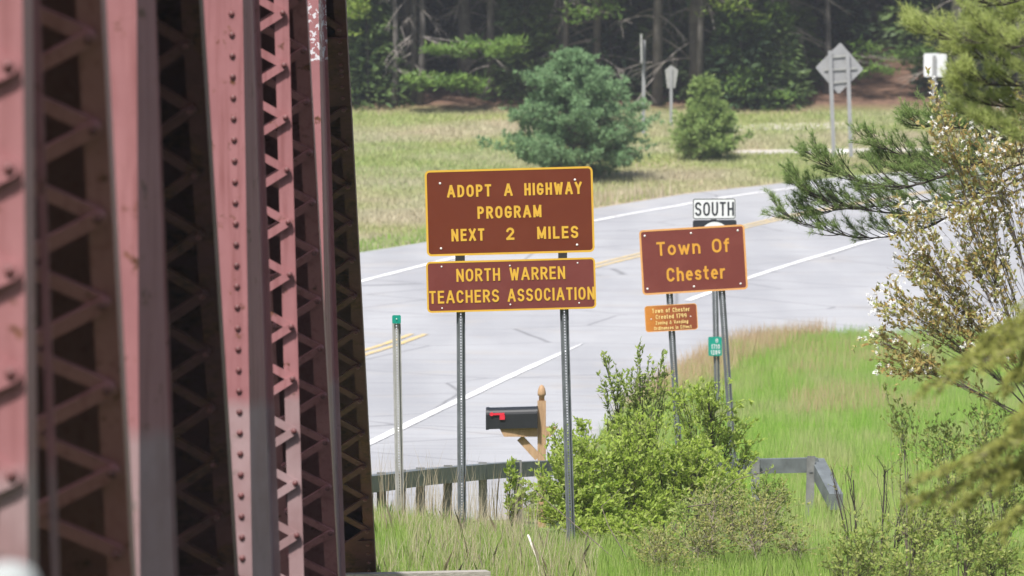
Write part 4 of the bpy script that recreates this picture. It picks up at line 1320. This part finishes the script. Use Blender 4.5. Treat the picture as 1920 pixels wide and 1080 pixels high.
# thicket at the lower right
shrub("bare_sapling", "dark bare forked sapling right of the guide rail's sloping end", "sapling", [gb(1650, 44.9), gb(1700, 44.4)],
      [(1600, 900, 30, 50, 44.9, .2, 4), (1660, 880, 40, 45, 44.8, .2, 5), (1690, 950, 50, 60, 44.6, .3, 8), (1560, 880, 12, 15, 44.9, .1, 2)],
      (M_bark_dark, M_leaf_y), (.022, .5), 31, leaves_per=1, twig=.16, sub=2, stem_r=.011, wigg=.012)
shrub("spring_thicket", "sparse yellow-green thicket filling the lower right corner", "shrub", [gb(1600, 44.4), gb(1700, 44.0), gb(1800, 43.9), gb(1900, 43.9)],
      [(1640, 1010, 90, 70, 44.4, .5, 42), (1740, 970, 90, 100, 44.2, .5, 55), (1830, 960, 90, 110, 44.0, .5, 60), (1900, 900, 70, 130, 44.0, .5, 45), (1580, 1050, 70, 40, 44.6, .4, 24), (1760, 840, 80, 70, 44.3, .4, 26), (1850, 800, 80, 80, 44.2, .4, 26), (1720, 1060, 110, 40, 43.9, .4, 40), (1690, 780, 40, 60, 44.4, .3, 12), (1860, 1050, 90, 50, 43.8, .4, 40)],
      (M_bark, M_leaf2y), (.040, .45), 32, leaves_per=12, twig=.2, sub=3, stem_r=.006, wigg=.01)
# flowering tree on the right
ft_y = 44.0
ft = shrub("flowering_tree", "white-blossomed tree with coppery young leaves at the right edge", "tree",
      [P(1995, 300, ft_y), P(2000, 430, ft_y), P(2000, 560, ft_y), P(1990, 690, ft_y), P(1985, 820, ft_y)],
      [(1850, 300, 80, 80, 43.7, .4, 30), (1770, 250, 60, 60, 43.9, .3, 18), (1800, 390, 110, 55, 43.8, .4, 34), (1740, 490, 100, 55, 44.0, .4, 34), (1830, 490, 90, 60, 43.8, .4, 28), (1690, 575, 75, 50, 44.1, .4, 26), (1780, 590, 90, 50, 43.9, .4, 26), (1700, 680, 90, 40, 44.1, .4, 24), (1890, 200, 40, 60, 43.7, .3, 12), (1860, 640, 70, 50, 43.7, .4, 18), (1650, 640, 40, 35, 44.1, .2, 9), (1750, 160, 25, 40, 44.0, .2, 6), (1700, 420, 60, 40, 44.0, .3, 14)],
      (M_bark, M_leaf_c), (.043, .48), 33, leaves_per=20, twig=.2, sub=2, stem_r=.0065, extra=(.32, .021, 4, M_petal), t0=.3, leaf_from=.15, wigg=.01)
zz_ = ground(4.4, ft_y) - .2
mb = MB(); p_ = P(1995, 300, ft_y)
mb.tube([(4.5, ft_y, zz_), (4.42, ft_y, .6), (4.4, ft_y, 1.6), tuple(P(1998, 430, ft_y)), (p_.x, p_.y, p_.z), (p_.x + .1, p_.y, p_.z + 1.2)], [.07, .06, .055, .045, .035, .01], 8)
mb.build("trunk", M_bark_dark, ft, True)

# ------------------------------------------------------------------ pines on the right
def pine_limbs(root, limbs, mat, seed, nsub, sublen, tufts, nl, nw, updir=(-.35, 0, .6), per=26, rad=.02, spread=.5):
    rn = random.Random(seed); rs = np.random.RandomState(seed)
    NP, ND = [], []
    for limb in limbs:
        pts = [P(*q) for q in limb]
        path = []
        for i in range(len(pts) - 1):
            p0, p1, p2, p3 = pts[max(i-1, 0)], pts[i], pts[i+1], pts[min(i+2, len(pts)-1)]
            for k in range(4):
                t = k / 4
                path.append(.5 * ((2*p1) + (p2 - p0)*t + (2*p0 - 5*p1 + 4*p2 - p3)*t*t + (3*p1 - p0 - 3*p2 + p3)*t**3))
        path.append(pts[-1])
        mb = MB(); m = len(path)
        mb.tube(path, [rad * (1 - .8 * i / (m-1)) for i in range(m)], 6, False)
        def tuft(p, d):
            d = d.normalized()
            for _ in range(per):
                v = d * rn.uniform(.35, 1.0) + Vector((rn.gauss(0, 1), rn.gauss(0, 1), rn.gauss(0, 1))) * spread
                NP.append(tuple(p - d * rn.uniform(0, .035))); ND.append(tuple(v))
        for k in range(nsub):
            t = .22 + .78 * (k + rn.random()) / nsub
            s_, dd = lerp_path(path, min(.999, t))
            ln = sublen * rn.uniform(.5, 1.15) * (1.15 - .55 * t)
            dv = (dd.normalized() * .75 + Vector((updir[0] * rn.uniform(0, 1), rn.uniform(-.7, .7), updir[2] * rn.uniform(-.25, 1.1)))).normalized()
            e = s_ + dv * ln + Vector((0, 0, .10 * ln))
            tw = bez(s_, s_.lerp(e, .55) + Vector((0, 0, -.12 * ln)), e, 6)
            mb.tube(tw, [rad * .32 * (1 - .12 * i) for i in range(6)], 4, False)
            for j in range(tufts):
                tt = .35 + .65 * (j + 1) / tufts
                p, d2 = lerp_path(tw, min(.999, tt))
                if j < tufts - 1:
                    d3 = (d2.normalized() + Vector((rn.uniform(-.8, .5), rn.uniform(-.8, .8), rn.uniform(-.1, .9)))).normalized()
                    q = p + d3 * rn.uniform(.05, .11)
                    mb.tube([p, q], [rad * .12, rad * .08], 3, False)
                    tuft(q, d3)
                else: tuft(p, d2)
        tuft(path[-1], path[-1] - path[-2])
        mb.build("limb", M_bark_dark, root, True)
    NP = np.array(NP); ND = np.array(ND)
    l_ = rs.uniform(.6, 1.1, len(NP)) * nl
    fast_obj("needles", needle_polys(NP, ND, l_, np.full(len(NP), nw), rs), 3, mat, root, kind="stuff")
def trunk_part(root, x, y, r, z1, mat=None):
    z0 = ground(x, y) - .2
    mb = MB(); mb.tube([(x, y, z0), (x + .02, y, (z0 + z1) / 2), (x - .03, y, z1)], [r, r * .8, r * .55], 9); mb.build("trunk", mat or M_trunk, root, True)
tp = thing("white_pine", Vector((4.95, 45.0, ground(4.95, 45))), "green white pine reaching a long needled bough over the road from the right", "tree")
trunk_part(tp, 4.95, 45.0, .13, 7.5)
pine_limbs(tp, [[(2090, 240, 45), (1900, 330, 45), (1740, 425, 45), (1600, 445, 45), (1470, 402, 45)],
                [(2090, 230, 45), (1850, 300, 44.8), (1700, 350, 44.8), (1590, 330, 44.8), (1540, 300, 44.8)],
                [(2090, 210, 45), (1900, 290, 45.2), (1760, 310, 45.2), (1640, 270, 45.2)],
                [(2090, 260, 45), (1880, 370, 44.9), (1700, 400, 44.9), (1560, 380, 44.9), (1505, 350, 44.9)],
                [(2090, 190, 45), (1900, 260, 45.2), (1800, 240, 45.2), (1720, 235, 45.2)],
                [(2090, 250, 45), (1880, 350, 45.1), (1720, 380, 45.1), (1600, 390, 45.1), (1530, 400, 45.1)], [(2090, 230, 45), (1880, 320, 45.3), (1740, 330, 45.3), (1660, 310, 45.3)]],
           M_needle, 41, 60, .34, 6, .06, .0032, per=24, rad=.013, updir=(-.45, 0, .95))
tp = thing("yellow_green_pine", Vector((4.0, 33.0, ground(4.0, 33))), "soft yellow-green pine in the upper right corner", "tree")
trunk_part(tp, 4.0, 33, .12, 6.5)
pine_limbs(tp, [[(2250, -20, 33), (2000, 60, 33), (1850, 80, 33), (1740, 62, 33)], [(2250, 60, 33), (2000, 130, 33.3), (1880, 120, 33.3), (1800, 100, 33.3)],
                [(2250, -80, 33), (2000, -30, 33), (1880, 10, 33), (1820, -5, 33)], [(2250, 120, 33), (2000, 190, 32.8), (1880, 200, 32.8), (1800, 175, 32.8)],
                [(2250, 0, 33), (2000, 50, 32.5), (1900, 90, 32.5), (1840, 50, 32.5)], [(2250, 180, 33), (2050, 250, 33.2), (1920, 260, 33.2), (1850, 235, 33.2)],
                [(2250, -20, 33), (2000, 20, 33.2), (1930, 30, 33.2), (1870, 60, 33.2)],
                [(2250, 30, 33), (1980, 90, 33.4), (1830, 70, 33.4), (1725, 50, 33.4)], [(2250, 60, 33), (1990, 150, 32.7), (1880, 160, 32.7), (1830, 150, 32.7)], [(2250, 130, 33), (2000, 220, 33.4), (1900, 230, 33.4), (1810, 215, 33.4)]],
           M_needle_y, 42, 38, .22, 5, .06, .0032, per=20, rad=.010)
hm = thing("hemlock", Vector((2.6, 21.5, ground(2.6, 21.5))), "out of focus olive hemlock with drooping sprays at the lower right edge", "tree")
trunk_part(hm, 2.6, 21.5, .09, 4.2)
def hemlock_sprays(root, limbs, mat, seed):
    rn = random.Random(seed); rs = np.random.RandomState(seed); NP, ND = [], []
    for limb in limbs:
        pts = [P(*q) for q in limb]
        path = bez(pts[0], pts[1], pts[2], 12)
        mb = MB(); mb.tube(path, [.009 * (1 - .07 * i) for i in range(12)], 5, False)
        for k in range(34):
            t = .15 + .85 * k / 34
            s_, dd = lerp_path(path, min(.999, t))
            ln = .19 * (1.1 - .6 * t) * rn.uniform(.6, 1.2)
            sd_ = Vector((dd.y, -dd.x, 0)).normalized() * (1 if k % 2 else -1)
            e = s_ + (dd.normalized() * .7 + sd_ * rn.uniform(.3, .9) + Vector((rn.uniform(-.2, .2), 0, rn.uniform(-.55, .25)))).normalized() * ln
            tw = bez(s_, s_.lerp(e, .5) + Vector((0, 0, .03)), e, 5)
            mb.tube(tw, [.0028, .0024, .002, .0015, .001], 3, False)
            for j in range(46):
                p, d2 = lerp_path(tw, min(.999, rn.random()))
                NP.append(tuple(p)); ND.append(tuple(d2.normalized() * .6 + Vector((rn.gauss(0, .8), rn.gauss(0, .8), rn.gauss(0, .35)))))
        mb.build("limb", M_bark, root, True)
    NP = np.array(NP); ND = np.array(ND); l_ = rs.uniform(.6, 1.2, len(NP)) * .032
    fast_obj("needles", leaf_polys(NP, ND, l_, l_ * .33, rs), 4, mat, root, kind="stuff")
_hl = []
_r = random.Random(77)
for (tx, ty) in ((1800, 680), (1850, 640), (1740, 725), (1880, 730), (1720, 905), (1810, 870), (1900, 800), (1705, 945), (1800, 945), (1890, 900), (1880, 990), (1920, 600), (1925, 680)):
    d_ = 21.3 + _r.uniform(-.5, .6)
    _hl.append([(2260, ty - 190, 21.5), (2010 + _r.uniform(-30, 30), ty - 130, d_), (tx, ty, d_)])
hemlock_sprays(hm, _hl, M_hemlock, 51)

# ------------------------------------------------------------------ young pines in the field
def young_pine(label, px, py, D, h_px, w_px, mat, seed, n_br, name="young_pine", lean=0, pw=.62, spire=False):
    rn = random.Random(seed); rs = np.random.RandomState(seed)
    x = (px - 960) * D / F; b = Vector((x, D, gz(D))); h = h_px * D / F; wd = w_px * D / F / 2
    root = thing(name, b, label, "tree")
    mb = MB(); mb.tube([b - Vector((0, 0, .2)), b + Vector((.02, 0, h * .5)), b + Vector((lean, 0, h * .97))], [.07, .045, .012], 6); mb.build("trunk", M_bark, root, True)
    NP, ND, NL = [], [], []
    mb = MB()
    for k in range(n_br):
        t = (k + rn.random()) / n_br
        z = h * (.03 + .93 * t)
        t_ = t
        if spire: t_ = t / .74 if t < .72 else .97
        rr = wd * 1.12 * (1 - t_) ** pw * (.75 + .25 * min(1, t * 6)) * (rn.uniform(.55, 1.2)) * (1 + .25 * math.sin(t * 23 + seed)) + .05
        th = k * 2.4 + rn.uniform(-.4, .4)
        d = Vector((math.cos(th), math.sin(th), 0))
        s_ = b + Vector((lean * t, 0, z)); e = s_ + d * rr + Vector((0, 0, rr * rn.uniform(.05, .45)))
        pth = bez(s_, s_.lerp(e, .5) + Vector((0, 0, -.06 * rr)), e, 5)
        mb.tube(pth, [.016, .013, .01, .007, .004], 3, False)
        for j in range(int(10 + rr * 9)):
            tt = .3 + .7 * rn.random() ** .6
            c, dd = lerp_path(pth, min(.999, tt))
            c = c + Vector((rn.gauss(0, .10), rn.gauss(0, .10), rn.gauss(.02, .07)))
            dv = (d * .6 + Vector((rn.gauss(0, .4), rn.gauss(0, .4), rn.uniform(.2, 1)))).normalized()
            for _ in range(13):
                NP.append(tuple(c)); ND.append(tuple(dv * .8 + Vector((rn.gauss(0, .55), rn.gauss(0, .55), rn.gauss(0, .55))))); NL.append(rn.uniform(.09, .19))
    mb.build("branches", M_bark, root, True, kind="stuff")
    NP = np.array(NP); ND = np.array(ND); NL = np.array(NL)
    fast_obj("crown", leaf_polys(NP, ND, NL, NL * .20, rs), 4, mat, root, kind="stuff")
young_pine("large blue-green young pine in the field above the highway sign", 1075, 335, 157, 243, 262, M_youngpine, 61, 240)
young_pine("small yellowish young pine in the field left of the diamond sign", 1322, 300, 164, 150, 122, M_youngpine2, 62, 150, pw=.5, spire=True)

# ------------------------------------------------------------------ the wood behind the field
def crown_mesh(seed, r, h, n, size, mat, name="crown", droop=.25, lay=14, open_=.0):
    rn = random.Random(seed); rs = np.random.RandomState(seed); NP, ND = [], []
    for k in range(n):
        L_ = rn.randrange(lay); t = (L_ + rn.gauss(0, .12)) / lay
        th = (rn.randrange(6) + L_ * .37) * 1.047 + rn.gauss(0, .22)
        q = rn.random() ** .6
        rr = r * (1 - max(0, t)) ** .6 * q
        NP.append((math.cos(th) * rr, math.sin(th) * rr, h * t - droop * rr + rn.gauss(0, .06)))
        ND.append((math.cos(th) + rn.gauss(0, .5), math.sin(th) + rn.gauss(0, .5), rn.uniform(-.5, .45)))
    NP = np.array(NP); ND = np.array(ND); l_ = rs.uniform(.6, 1.3, n) * size
    q = leaf_polys(NP, ND, l_, l_ * .30, rs).astype(np.float32)
    me = bpy.data.meshes.new(name); m = len(q)
    me.vertices.add(m); me.loops.add(m); me.polygons.add(m // 4)
    me.vertices.foreach_set('co', q.ravel()); me.loops.foreach_set('vertex_index', np.arange(m, dtype=np.int32))
    me.polygons.foreach_set('loop_start', np.arange(0, m, 4, dtype=np.int32)); me.materials.append(mat); me.update(calc_edges=True)
    return me
def trunk_mesh(seed, h, r):
    rn = random.Random(seed); mb = MB()
    mb.tube([(0, 0, -.5), (rn.uniform(-.06, .06), 0, h * .3), (rn.uniform(-.12, .12), 0, h * .65), (rn.uniform(-.2, .2), 0, h)], [r, r * .85, r * .6, r * .2], 8)
    me = bpy.data.meshes.new("trunk"); me.from_pydata(mb.v, [], mb.f); me.materials.append(M_trunk)
    me.polygons.foreach_set('use_smooth', [True] * len(me.polygons)); return me
def dead_mesh(seed, n, L_, z0, z1):
    rn = random.Random(seed); mb = MB()
    for _ in range(n):
        th = rn.uniform(0, 6.28); z = rn.uniform(z0, z1); l_ = L_ * rn.uniform(.4, 1.1)
        d = Vector((math.cos(th), math.sin(th) * .6, 0)); s_ = Vector((0, 0, z))
        e = s_ + d * l_ + Vector((0, 0, -rn.uniform(.05, .55) * l_)); m = s_.lerp(e, .5) + Vector((0, 0, .12 * l_))
        pth = bez(s_, m, e, 6); mb.tube(pth, [.028, .023, .018, .013, .009, .005], 4, False)
        for _k in range(5):
            p, dd = lerp_path(pth, rn.uniform(.3, .95)); v = (dd.normalized() + Vector((rn.uniform(-1, 1), rn.uniform(-1, 1), rn.uniform(-1, .3)))).normalized() * l_ * rn.uniform(.12, .35)
            mb.tube([p, p + v * .6 + Vector((0, 0, .03)), p + v], [.010, .007, .004], 3, False)
    me = bpy.data.meshes.new("dead_branches"); me.from_pydata(mb.v, [], mb.f); me.materials.append(M_deadbr); return me
M_deadbr = simple("grey_dead_branches", (.24, .215, .195), .95, .25, 4)
TR = [trunk_mesh(i, 14, .13 + .05 * (i % 3)) for i in range(4)]
CR = [crown_mesh(70 + i, 2.9, 9.5, 2600, .62, M_conifer) for i in range(3)]
DB = [dead_mesh(80 + i, 26, 2.6, .6, 6.0) for i in range(4)]
rn = random.Random(5)
def put(me, name, parent, world, rz=0, s_=1.0, kind=None):
    o = add(name, me, parent, world); o.rotation_euler = (0, 0, rz); o.scale = (s_, s_, s_)
    if kind: o['kind'] = kind
    return o
k = 0
spots = []
for row, (dd, n, jit) in enumerate(((183.5, 13, 1.0), (188, 15, 1.5), (194, 16, 2), (202, 17, 2.5), (212, 18, 3))):
    for i in range(n):
        spots.append((row, 560 + (2060 - 560) * (i + rn.uniform(.1, .9)) / n, dd + rn.uniform(-jit, jit)))
spots += [(0, 776, 183), (0, 1047, 184), (0, 1205, 185), (0, 1560, 185), (0, 1690, 185.5)]
ORDN = ["first", "second", "third", "fourth", "fifth", "sixth", "seventh", "eighth", "ninth", "tenth", "eleventh", "twelfth", "thirteenth", "fourteenth", "fifteenth", "sixteenth", "seventeenth", "eighteenth", "nineteenth", "twentieth"] + [p_ + "-" + x for p_ in ("twenty", "thirty") for x in ("first", "second", "third", "fourth", "fifth", "sixth", "seventh", "eighth", "ninth")]
front = sorted(p[1] for p in spots if p[0] == 0)
for row, px, d in spots:
    if 1465 < px < 1735 and d < 191: d += 9
    x = (px - 960) * d / F
    b = Vector((x, d, gz(d)))
    lab = "tall grey-trunked forest conifer with dead lower branches deep in the dark wood"
    if row == 0: lab = "grey forest trunk, %s of the front row at the wood's edge counting from the bridge" % ORDN[front.index(px)]
    t = thing("forest_tree", b, lab, "tree", "trees of the dark wood behind the field")
    s_ = rn.uniform(.8, 1.2)
    put(TR[k % 4], "trunk", t, b, rn.uniform(0, 6), s_)
    put(CR[k % 3], "crown", t, b + Vector((0, 0, (4.6 if row == 0 else rn.uniform(2.6, 5.0)))), rn.uniform(0, 6), s_, "stuff")
    put(DB[(k * 7) % 4], "dead_branches", t, b, rn.uniform(0, 6), s_, "stuff")
    k += 1
UC = [crown_mesh(90 + i, 1.5, 4.2, 3000, .34, (M_conifer, M_conifer2, M_conifer2)[i], droop=.2, lay=16) for i in range(3)]
UT = trunk_mesh(9, 4.2, .06)
UN = ((660, 184, .95), (700, 186, 1.1), (1010, 187, 1.2), (1120, 188, 1.3), (1180, 186.5, 1.1), (1360, 184.5, 1.15), (1410, 183.5, .9), (1440, 186, 1.3), (1290, 188, 1.2), (880, 190, 1.2), (1640, 197, 1.1), (1710, 196, .9), (1800, 185, 1.1), (590, 184, 1.2), (960, 192, 1.4), (1530, 193, 1.3), (740, 188, 1.2), (800, 191, 1.3), (850, 187, 1.0), (920, 186, 1.1), (1070, 190, 1.4), (1240, 190, 1.3), (1330, 192, 1.4), (1480, 195, 1.4), (1590, 199, 1.5), (1850, 190, 1.4), (1750, 192, 1.4), (630, 190, 1.5), (690, 183, 1.0), (985, 184, 1.1), (1145, 185, 1.25), (1265, 184.5, 1.15), (1455, 182.8, .8), (1390, 182.6, 1.0))
ulist = sorted(u[0] for u in UN)
for i, (px, d, s_) in enumerate(UN):
    b = Vector(((px - 960) * d / F, d, gz(d)))
    t = thing("understory_conifer", b, "dark young conifer with low foliage, %s from the bridge along the wood's edge" % ORDN[ulist.index(px)], "tree", "young conifers at the wood's edge")
    put(UT, "trunk", t, b, 0, s_); put(UC[i % 3], "crown", t, b, rn.uniform(0, 6), s_, "stuff")
# light pine boughs and fresh green at the edge of the wood
def bough(label, px, py, D, w_px, h_px, mat, seed, n=900, size=.24, px_root=None, slope=0.0):
    rn = random.Random(seed); rs = np.random.RandomState(seed)
    c = P(px, py, D); s_ = D / F
    r0 = P(px_root if px_root else px - w_px * .6, py - 25, D + 1.2)
    root = thing("edge_pine", Vector((r0.x, r0.y, gz(r0.y))), label, "tree")
    mb = MB(); mb.tube([(r0.x, r0.y, gz(r0.y) - .3), (r0.x + .1, r0.y, r0.z), (r0.x, r0.y, r0.z + 5)], [.13, .1, .04], 7); mb.build("trunk", M_trunk, root, True)
    mb = MB(); tips = []
    for k in range(5):
        e = c + Vector((rn.uniform(-.1, .55) * w_px * s_, rn.uniform(-.6, .3), rn.uniform(-.3, .3) * h_px * s_))
        pth = bez(r0, r0.lerp(e, .5) + Vector((0, 0, -.15)), e, 7); mb.tube(pth, [.03, .026, .022, .017, .012, .008, .005], 4, False)
    mb.build("limbs", M_deadbr, root, True, kind="stuff")
    cl = [(rn.uniform(-.5, .5) * w_px * s_, rn.uniform(-.7, .5), rn.gauss(0, .22) * h_px * s_) for _ in range(26)]
    NP, ND = [], []
    for _ in range(n):
        q = rn.choice(cl); x = q[0] + rn.gauss(0, .18)
        NP.append((c.x + x, c.y + q[1] + rn.gauss(0, .2), c.z + q[2] + slope * x + rn.gauss(0, .07)))
        ND.append((rn.uniform(-.6, 1), rn.gauss(0, .5), rn.uniform(-.1, .8)))
    NP = np.array(NP); ND = np.array(ND); l_ = rs.uniform(.6, 1.2, n) * size
    fast_obj("foliage", leaf_polys(NP, ND, l_, l_ * .24, rs), 4, mat, root, kind="stuff")
bough("bright upper flat pine bough at the wood's edge left of the big young pine", 895, 92, 181.5, 180, 34, M_bough, 101, 1500)
bough("bright lower flat pine bough at the wood's edge near the grass", 830, 153, 181.3, 155, 30, M_bough, 102, 1300)
bough("yellow-green foliage at the top beside the bridge edge", 640, 20, 182, 80, 60, M_budgreen, 103, 600)
bough("hanging bright leaves at the very top of the picture left of the diamond sign", 1370, 8, 181, 100, 60, M_budgreen, 104, 260, size=.2)
bough("mid green pine boughs above the brown leaf bank", 1650, 120, 183.5, 170, 70, M_bough, 105, 900)
bough("mid green conifer boughs left of the diamond sign", 1420, 60, 182.5, 150, 110, M_bough, 106, 1000)
bough("green pine foliage lower left of the diamond sign near the grass", 1420, 160, 182, 110, 80, M_bough, 107, 700)
bough("green pine bough at the top centre of the wood", 1110, 15, 182, 90, 60, M_bough, 108, 300)
# white stone by the far road
wr = thing("white_stone", G(1578, 292), "small white stone at the foot of the diamond sign", "stone")
mb = MB(); c = G(1580, 290)
mb.lathe(c, [(.02, -.05), (.22, 0), (.24, .06), (.16, .13), (.03, .15)], 9)
mb.build("rock", simple("white_limestone", (.7, .7, .68), .9, .1, 10), wr, True)

# ------------------------------------------------------------------ light haze
hz = MB(); hz.box((-520, -165, -3), (520, 705, 150))
mh = bpy.data.materials.new("thin_pale_haze"); mh.use_nodes = True
mh.cycles.homogeneous_volume = True
mh.node_tree.nodes.remove(mh.node_tree.nodes["Principled BSDF"])
pv = mh.node_tree.nodes.new("ShaderNodeVolumePrincipled")
pv.inputs['Color'].default_value = (.9, .93, 1.0, 1); pv.inputs['Density'].default_value = .0004; pv.inputs['Anisotropy'].default_value = .2
mh.node_tree.links.new(pv.outputs[0], mh.node_tree.nodes["Material Output"].inputs['Volume'])
tag(hz.build("haze", mh), kind="stuff")
